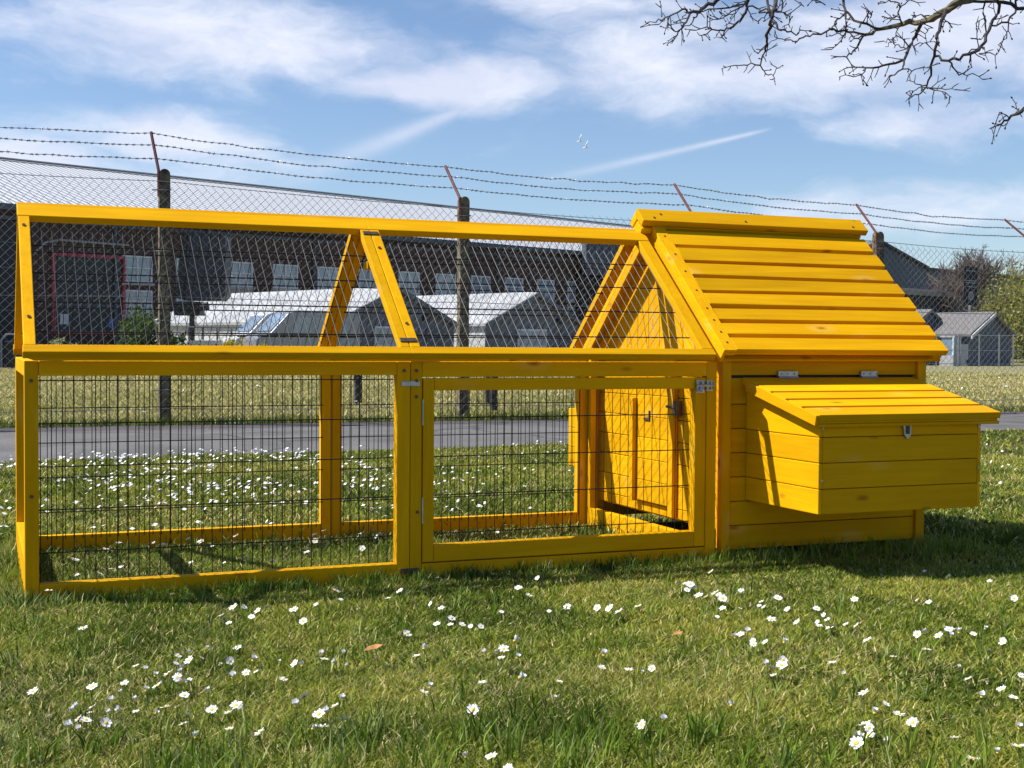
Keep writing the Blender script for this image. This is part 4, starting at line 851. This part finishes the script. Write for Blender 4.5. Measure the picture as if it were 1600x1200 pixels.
    tr.tube([base, base + Vector((.05, 0, .9)), base.lerp(hub, .55) + Vector((.1, 0, 0)), hub], [.26, .2, .17, .13], LICHEN, 12)
    hub2 = at(1900, -150, 6.0); tr.tube([hub.lerp(base, .15), at(2080, -200, 6.1), hub2], [.1, .07, .032], LICHEN, 9)
    tr.tube([hub, at(1900, -330, 6.3), at(1600, -260, 6.3), at(1400, -180, 6.2), at(1260, -110, 6.05), at(1220, -110, 6.3), ], [.1, .07, .055, .04, .02, .014], LICHEN, 9)
    tr.tube([at(1600, -260, 6.3), at(1480, -160, 6.1), at(1400, -100, 6.0)], [.04, .02, .009], LICHEN, 7); tr.tube([at(1260, -110, 6.05), at(1210, -90, 6.2)], [.014, .01], LICHEN, 6)
    tr.tube([hub.lerp(base, .5), at(2050, 20, 5.8), at(1760, 120, 5.5)], [.07, .04, .014], LICHEN, 8); tr.tube([hub.lerp(base, .3), at(2000, -40, 6.3), at(1700, 10, 6.3)], [.06, .035, .012], LICHEN, 8)
    tr.tube([at(1900, -330, 6.3), at(1720, -170, 6), at(1600, -60, 5.75)], [.04, .02, .01], LICHEN, 7); tr.build('trunk', t, 0, True)
    tw = MB(); r = random.Random(21)
    for pts, Z, w0, w1 in paths:
        P = []; ph = r.random() * 6
        for i, (x, y) in enumerate(pts): P.append(at(x, y, Z + .18 * math.sin(i * .9 + ph) * min(1, i * .5)))
        # smooth slightly
        F = []; 
        for i in range(len(P) - 1):
            for s_ in range(3):
                q = P[i].lerp(P[i + 1], s_ / 3)
                if s_ : q = q + Vector((r.gauss(0, .004), r.gauss(0, .004), r.gauss(0, .005)))
                F.append(q)
        F.append(P[-1]); n = len(F); k = Z / FPX / 2 * .88
        R = [max(.0012, (w0 + (w1 - w0) * i / (n - 1)) * k * (1.0 + .16 * r.random())) for i in range(n)]
        tw.tube(F, R, LICHEN if w0 > 12 else BARK, 7 if w0 > 5 else 5)
        for i in range(1, n):     # spurs and buds
            if w0 < 16 and r.random() < .72:
                d = (F[i] - F[i - 1]).normalized(); sd = d.cross(CF) * r.choice((-1, 1)); dr_ = (d * r.uniform(.1, .9) + sd + CF * r.gauss(0, .5)).normalized()
                ln = r.choice((.015, .025, .035, .05, .075)); m1 = F[i] + dr_ * ln * .5 + d * ln * .1; e1 = m1 + (dr_ + d * .5 + Vector((0, 0, r.gauss(.1, .3)))).normalized() * ln * .5
                tw.tube([F[i], m1, e1], [.0026, .0022, .0016], BARK, 4)
                if ln > .05: tw.tube([m1, m1 + (dr_ - d * .5 + Vector((0, 0, r.gauss(0, .4)))).normalized() * ln * .4], [.002, .0015], BARK, 4)
                if r.random() < .5: tw.tube([e1, e1 + dr_ * .006, e1 + dr_ * .012], [.002, .0042, .001], BARK, 5)
    tw.build('twigs', t)
overhang()

# ------------------------------------------------------------------ lawn: blades, daisies
def vnoise(x, y, s, seed):
    r = np.random.default_rng(seed); G = r.random((64, 64)); u, v = (x / s) % 64, (y / s) % 64; i, j = u.astype(int) % 64, v.astype(int) % 64; fu, fv = u - np.floor(u), v - np.floor(v)
    fu, fv = fu * fu * (3 - 2 * fu), fv * fv * (3 - 2 * fv); i1, j1 = (i + 1) % 64, (j + 1) % 64
    return (G[i, j] * (1 - fu) + G[i1, j] * fu) * (1 - fv) + (G[i, j1] * (1 - fu) + G[i1, j1] * fu) * fv
CX, CY = CAM[0], CAM[1]
def sector(n, d0, d1, a0, a1, p=1.0):
    d = np.sqrt(d0 ** 2 + (d1 ** 2 - d0 ** 2) * rng.random(n) ** p); a = np.radians(a0 + (a1 - a0) * rng.random(n)); return CX + d * np.sin(a), CY + d * np.cos(a), d
def blades(name, x, y, h, w, cols, lean=.6, label=None, z0=GZ):
    n = len(x); a = rng.random(n) * 2 * np.pi; fx, fy = np.cos(a), np.sin(a)               # facing
    la = rng.random(n) * 2 * np.pi; L_ = lean * (.25 + rng.random(n)); lx, ly = np.cos(la) * L_, np.sin(la) * L_
    hz = h / np.sqrt(1 + (L_ * .9) ** 2)
    V = np.empty((n, 5, 3), np.float32)
    def put(k, t, ww, s):
        V[:, k, 0] = x + lx * h * t * t + fx * w * ww * s; V[:, k, 1] = y + ly * h * t * t + fy * w * ww * s; V[:, k, 2] = z0 + hz * t * (1.12 - .12 * t)
    put(0, 0, .8, -1); put(1, 0, .8, 1); put(2, .55, 1, 1); put(3, .55, 1, -1); put(4, 1, 0, 0)
    base = (np.arange(n) * 5)[:, None]
    o = np_mesh(name, V.reshape(-1, 3), base + np.array([[0, 1, 2, 3]]), [GRASS], np.repeat(cols, 5, 0), tris=base + np.array([[3, 2, 4]]))
    return o
GREEN, DEEP, OLIVE, STRAW = map(np.array, ((.185, .235, .026), (.078, .115, .013), (.33, .315, .055), (.58, .49, .22)))
def lawn_cols(x, y):
    n = len(x); p = vnoise(x, y, .35, 1) * .62 + vnoise(x, y, .09, 2) * .38 + vnoise(x, y, 1.1, 3) * .34 - .12 + rng.normal(0, .16, n)
    t = np.clip((p - .3) / .6, 0, 1)[:, None]
    c = np.where(t < .4, DEEP + (GREEN - DEEP) * (t / .4), GREEN + (OLIVE - GREEN) * ((t - .4) / .6))
    dry = (rng.random(n) < .11 + .42 * np.clip(vnoise(x, y, .5, 4) - .45, 0, 1)); c[dry] = STRAW * (.6 + .5 * rng.random((dry.sum(), 1)))
    return c * (.85 + .75 * rng.random((n, 1)) ** 1.5)
def keep_lawn(x, y):
    edge = 5.18 + .09 * x + .05 * np.sin(x * 1.7) + .03 * np.sin(x * 5.1 + 1)
    under = (x > 2.52) & (x < 3.4) & (y > .04) & (y < 1.08)
    return (y < edge + rng.normal(0, .03, len(x))) & ~(under & (rng.random(len(x)) < .75))
def lawn(n, d0, d1, hs, ws, lean):
    x, y, d = sector(n, d0, d1, -18, 74); k = keep_lawn(x, y); x, y, d = x[k], y[k], d[k]
    lush = vnoise(x, y, .45, 9) * .6 + vnoise(x, y, .12, 10) * .4
    h = hs * (.45 + .75 * lush + .35 * rng.random(len(x)) ** 3); w = ws * (.6 + .7 * rng.random(len(x)))
    return x, y, h, w, lawn_cols(x, y), lean
for args in ((260000, 1.6, 3.3, .030, .0015, 1.2), (300000, 3.3, 5.2, .031, .0020, 1.15), (280000, 5.2, 10.6, .036, .0034, 1.0), (75000, 10.6, 17, .045, .006, 1.0)):
    x, y, h, w, c, le = lawn(*args); o = blades('lawn_grass', x, y, h, w, c, le); tag(o, 'short green and straw coloured lawn grass with clippings', 'grass', kind='stuff')
# longer tufts: along the frame foot, in the foreground, along the path and fence
tx, ty, th = [], [], []
def tufts(n, fx, fy, h, per=14, sp=.02):
    for k in range(n):
        cx, cy = fx(), fy(); m = random.randint(per // 2, per)
        tx.extend(np.random.default_rng(k * 7 + len(tx)).normal(cx, sp, m)); ty.extend(np.random.default_rng(k * 5 + len(ty)).normal(cy, sp, m)); th.extend([h * random.uniform(.5, 1.15) for _ in range(m)])
tufts(260, lambda: random.uniform(-.05, 2.6), lambda: random.gauss(-.045, .025), .064)
tufts(120, lambda: random.uniform(2.5, 3.6), lambda: random.gauss(-.08, .08), .08)
tufts(150, lambda: random.uniform(0, 2.4), lambda: random.gauss(WD + .03, .03), .07); tufts(90, lambda: random.gauss(-.03, .02), lambda: random.uniform(0, WD), .07); tufts(140, lambda: random.uniform(.05, 2.4), lambda: random.uniform(.05, 1.06), .055)
tufts(60, lambda: random.uniform(2.42, 2.5), lambda: random.uniform(.1, 1.0), .07)
x, y, d = sector(230, 1.9, 2.75, -4, 48); it = iter(zip(x, y))
for (cx, cy) in it: tufts(1, lambda: cx, lambda: cy, .085, 26, .035)
x, y, d = sector(260, 2.75, 4.6, -4, 48)
for (cx, cy) in zip(x, y): tufts(1, lambda: cx, lambda: cy, .062, 16, .03)
tx, ty, th = map(np.array, (tx, ty, th)); cc = lawn_cols(tx, ty) * np.array([.66, .84, .75])
tag(blades('grass_tufts', tx, ty, th, np.full(len(tx), .0019), cc, .55), 'longer grass tufts along the foot of the coop frame', 'grass', kind='stuff')
x, y, d = sector(5200, 1.8, 8.5, -6, 50); k = keep_lawn(x, y) & (vnoise(x, y, .4, 41) > .45); x, y = x[k], y[k]
wx = np.repeat(x, 5) + rng.normal(0, .006, 5 * len(x)); wy = np.repeat(y, 5) + rng.normal(0, .006, 5 * len(y)); wc = np.array((.085, .15, .025)) * (.7 + .7 * rng.random((len(wx), 1)))
tag(blades('lawn_weeds', wx, wy, .018 + .014 * rng.random(len(wx)), .0042 + .002 * rng.random(len(wx)), wc, 1.6), 'small broad leaved rosettes growing low among the lawn grass', 'weeds', kind='stuff')
vx = rng.uniform(-3, 14, 5000); vy = np.where(rng.random(5000) < .5, 9.14, 9.2) + rng.normal(0, .06, 5000) - .12 * np.clip(vnoise(vx, vx * 0, .4, 44) - .4, 0, 1)
tag(blades('verge_grass', vx, vy, .05 + .07 * rng.random(5000), np.full(5000, .0045), np.array((.16, .20, .04)) * (.6 + .8 * rng.random((5000, 1))), .7), 'ragged grass verge along the fence foot', 'grass', kind='stuff')
# meadow beyond the fence
x, y, d = sector(120000, 13.0, 46, -6, 50, 1.35); k = y > 9.12 + .05 * np.sin(x * 1.9) + .03 * np.sin(x * 6.1); x, y, d = x[k], y[k], d[k]
c = np.array((.26, .265, .055)) + (np.array((.56, .48, .20)) - np.array((.26, .265, .055))) * np.clip(vnoise(x, y, 1.3, 6)[:, None] * .8 + rng.normal(0, .25, (len(x), 1)) + np.clip((d - 14)[:, None] / 30, 0, .5), 0, 1)
tag(blades('meadow_grass', x, y, .05 + .03 * rng.random(len(x)), .004 + .0004 * d, c, .8), 'dry yellowish meadow grass beyond the fence', 'grass', kind='stuff')

def daisy_geo(r, seed, closed=False):
    q = random.Random(seed); b = MB(); n = 15
    for k in range(n):
        a = 2 * math.pi * k / n + q.gauss(0, .07); l = r * q.uniform(.86, 1.06); wd = r * .2; up = r * (q.uniform(.7, 1.1) if closed else q.uniform(.0, .3)); l *= .55 if closed else 1
        ca, sa = math.cos(a), math.sin(a)
        def P(t, s, z): return (ca * l * t - sa * wd * s, sa * l * t + ca * wd * s, z)
        b.add([P(.2, -.5, .0), P(.2, .5, .0), P(.7, .95, up * .6), P(1.0, .45, up), P(1.0, -.45, up), P(.7, -.95, up * .6)], [(0, 1, 2, 5), (5, 2, 3, 4)], PETAL)
    return b
def disc_geo(r):
    b = MB(); b.lathe((0, 0, 0), [(r * .33, -.001), (r * .34, r * .06), (r * .26, r * .15), (r * .1, r * .19)], DISC, 10); return b
def stem_geo(h):
    b = MB(); b.tube([(0, 0, -h), (.002, .001, -h * .5), (0, 0, 0)], .0011, STEM, 5); return b
RD = .0112
variants = [(daisy_geo(RD, s, s in (1, 4)).mesh('petals'), disc_geo(RD).mesh('centre')) for s in range(5)]
stem_me = stem_geo(.045).mesh('stem')
def whole_mesh(seed):
    b = daisy_geo(RD, seed); d = disc_geo(RD); s = stem_geo(.045); b.add(d.v, d.f, DISC); b.add(s.v, s.f, STEM); return b.mesh('daisy')
whole = [whole_mesh(s) for s in range(4)]
def face_rot(r):
    d = (to_sun * .5 + Vector((0, 0, .6)) + Vector((r.gauss(0, .4), r.gauss(-.12, .4), r.gauss(0, .15)))).normalized(); return d.to_track_quat('Z', 'Y').to_euler()
A_ = "195,75 230,90 392,247 640,425 365,595 425,620 345,645 370,688 405,700 330,735 500,665 570,618 555,715 640,655 690,570 780,630 735,670 835,635 880,670 925,735 1080,740 895,375 890,410 830,410 860,435 890,465 850,465 835,500 870,545 1035,440 1085,425 1100,480 1160,450 1208,440 1195,375 1015,330 980,350 950,395 1120,318 1320,385 1390,430 1425,440 1335,505 1435,545 1400,605 1115,600 1145,630 1225,750 1505,640 1545,635 1580,640 1475,710 1525,715 1430,210 1385,155 1260,145 1215,160 1150,165 1100,150 1045,190 1080,205 1060,190 815,97 1490,135 1580,70 1590,100 1585,395 155,568 435,550"
B_ = "5,95 90,155 40,425 230,110 285,90 325,78 405,45 465,5 430,135 480,140 530,185 525,215 460,215 580,225 620,220 700,185 765,190 815,200 668,245 655,65 845,65 895,75 935,15 950,105 990,150 1075,130 1275,145 1320,165 1410,130 320,255 400,345 365,375 745,360 775,365 765,405 840,325 675,480 430,515 400,520 1040,525 1020,590 632,605 1250,380 1240,405 1365,435 1430,460 1475,430 1530,670 1425,730 795,890 20,570 20,680"
C_ = "150,292 35,325 65,350 95,375 125,380 170,385 205,400 205,430 290,380 285,440 385,400 395,430 460,405 430,480 640,430 690,490 705,530 815,405 775,505 825,505 985,428 1105,425 1160,410 1140,258 1250,305 1440,305 1530,350 1555,400 265,565 290,560 320,575 345,595 400,590 490,605 485,680 410,715 440,730 548,530 770,750 875,618 1150,570 1205,565 1250,560 1300,555 1365,545 1420,550 1440,665 1500,630 1300,705 1340,800 1430,820 1585,780 1550,855 1580,990 960,868 910,960 1020,945 1085,965 835,1045 880,1015 970,1060 1280,1028 1365,1120 1480,1090 1575,1100 245,905 1400,610 180,475 55,350"
spots = []
for txt, ox, oy, sc in ((A_, 0, 900, 3.019), (B_, 530, 900, 3.019), (C_, 1060, 800, 2.963)):
    for w_ in txt.split():
        u, v = map(float, w_.split(',')); spots.append((ox + u / sc, oy + v / sc))
rd = random.Random(77); count = 0
LAB = {'far_left': ('small white daisy in the grass before the left half of the run', 'daisies before the left half of the run'), 'near_left': ('white daisy with yellow centre in the near left grass', 'daisies in the near left grass'),
       'mid': ('small white daisy in the grass before the run door', 'daisies before the run door'), 'near_mid': ('white daisy in the near middle grass', 'daisies in the near middle grass'),
       'right': ('small white daisy in the sunny grass before the nest box', 'daisies before the nest box'), 'near_right': ('white daisy in the near right grass', 'daisies in the near right grass'),
       'run': ('small white daisy growing inside the wire run', 'daisies inside the run'), 'back': ('small white daisy between the run and the path', 'daisies between run and path')}
def put_daisy(p, zone, detail):
    global count
    k = count % 5; sc = rd.choice((.7, .85, .95, 1.05, 1.15, 1.3)); z = rd.uniform(-.014, .014); lab, grp = LAB[zone]; loc = Vector((p[0], p[1], z)); rot = face_rot(rd)
    if detail:
        e = thing('daisy', lab, 'daisy', loc, grp)
        for nm, me in (('petals', variants[k][0]), ('centre', variants[k][1])):
            o = bpy.data.objects.new(nm, me); COL.objects.link(o); o.parent = e; o.rotation_euler = rot; o.scale = (sc, sc, sc)
        o = bpy.data.objects.new('stem', stem_me); COL.objects.link(o); o.parent = e
    else:
        o = bpy.data.objects.new('daisy', whole[count % 4]); COL.objects.link(o); o.location = loc; o.rotation_euler = rot; o.scale = (sc, sc, sc); tag(o, lab, 'daisy', grp)
    count += 1
for (px, py) in spots:
    g = on_ground(px, py, .0); zone = ('far_left' if py < 985 else 'near_left') if px < 530 else (('mid' if py < 985 else 'near_mid') if px < 1060 else ('right' if py < 985 else 'near_right'))
    put_daisy((g.x, g.y), zone, py > 985)
n_run = 0
while n_run < 44:
    x, y = rd.uniform(.08, 1.6) if rd.random() < .85 else rd.uniform(1.6, 2.3), rd.uniform(.1, 1.02)
    put_daisy((x, y), 'run', False); n_run += 1
base_ = [(p_, on_ground(p_[0], p_[1], .0)) for p_ in spots if p_[0] < 330 and p_[1] > 1010 or p_[0] > 1290 and p_[1] > 950 or rd.random() < .35]
while count < 298:
    (px, py), g = rd.choice(base_); zone = ('far_left' if py < 985 else 'near_left') if px < 530 else (('mid' if py < 985 else 'near_mid') if px < 1060 else ('right' if py < 985 else 'near_right'))
    put_daisy((g.x + rd.gauss(0, .045), g.y + rd.gauss(0, .05)), zone, py > 985)
# the daisies beyond counting: between run and path, and in the meadow
dv, dq, off = [], [], 0
def far_daisies(x, y, r, zlo=.0, zhi=.03):
    global off
    n = len(x); m = 8; nr = np.stack([rng.normal(-.25, .5, n), rng.normal(-.1, .5, n), np.ones(n)], 1); nr /= np.linalg.norm(nr, axis=1)[:, None]
    a = np.cross(nr, np.array([[0, 1., .01]])); a /= np.linalg.norm(a, axis=1)[:, None]; bq = np.cross(nr, a); c = np.stack([x, y, zlo + (zhi - zlo) * rng.random(n)], 1)
    rr_ = r * (.7 + .5 * rng.random(n))
    w = 2 * np.pi * np.arange(4) / 4
    V = c[:, None] + (a[:, None] * np.cos(w)[None, :, None] + bq[:, None] * np.sin(w)[None, :, None]) * (rr_[:, None, None] * np.array([1, .8, 1, .8])[None, :, None])
    dv.append(V.reshape(-1, 3)); dq.append(np.arange(4 * n).reshape(n, 4) + off); off += 4 * n
x = rng.uniform(-2.5, 7.5, 9000); y = 1.2 + rng.random(9000) ** .85 * 4.7; ed = 5.1 + .09 * x
dens = np.clip(vnoise(x, y, .55, 31) * 1.1 + vnoise(x, y, .15, 32) * .6 - .58, 0, 1) * np.where(x < 2.2, 1.0, .2) * np.where(y > 2.4, 1.3, .6); k = (rng.random(9000) < dens * 1.7) & (y < ed); far_daisies(x[k], y[k], .0118)
x, y, d = sector(800, 13.2, 38, -5, 48, 1.6); dens = np.clip(vnoise(x, y, 1.6, 33) * .9 + vnoise(x, y, .4, 34) * .4 - .4, 0, 1); k = (rng.random(800) < dens * 1.3) & (y > 9.3) ; far_daisies(x[k], y[k], .018 + .0003 * d[k], .0, .05)
V = np.concatenate(dv); o = np_mesh('daisy_carpet', V, np.concatenate(dq), [PETAL]); tag(o, 'countless white daisies scattered behind the run and in the meadow', 'daisies', kind='stuff')
# fallen leaves
for (px, py, sz, lab) in [(1058, 993, .017, 'reddish brown dry leaf lying in the grass before the run door'), (583, 1017, .026, 'yellow dry leaf lying in the near grass left of centre')]:
    g = on_ground(px, py, .01); b = MB(); n = 8
    vs = [(-1, 0, 0), (-.4, -.42, .1), (.3, -.45, .16), (1, 0, .3), (.35, .4, .3), (-.4, .42, .2), (0, 0, .05)]
    b.add([(g.x + v[0] * sz, g.y + v[1] * sz, .012 + v[2] * sz * 1.6) for v in vs], [(0, 1, 6), (1, 2, 6), (2, 3, 6), (3, 4, 6), (4, 5, 6), (5, 0, 6)], DRYLEAF)
    tag(b.build('fallen_leaf'), lab, 'leaf')
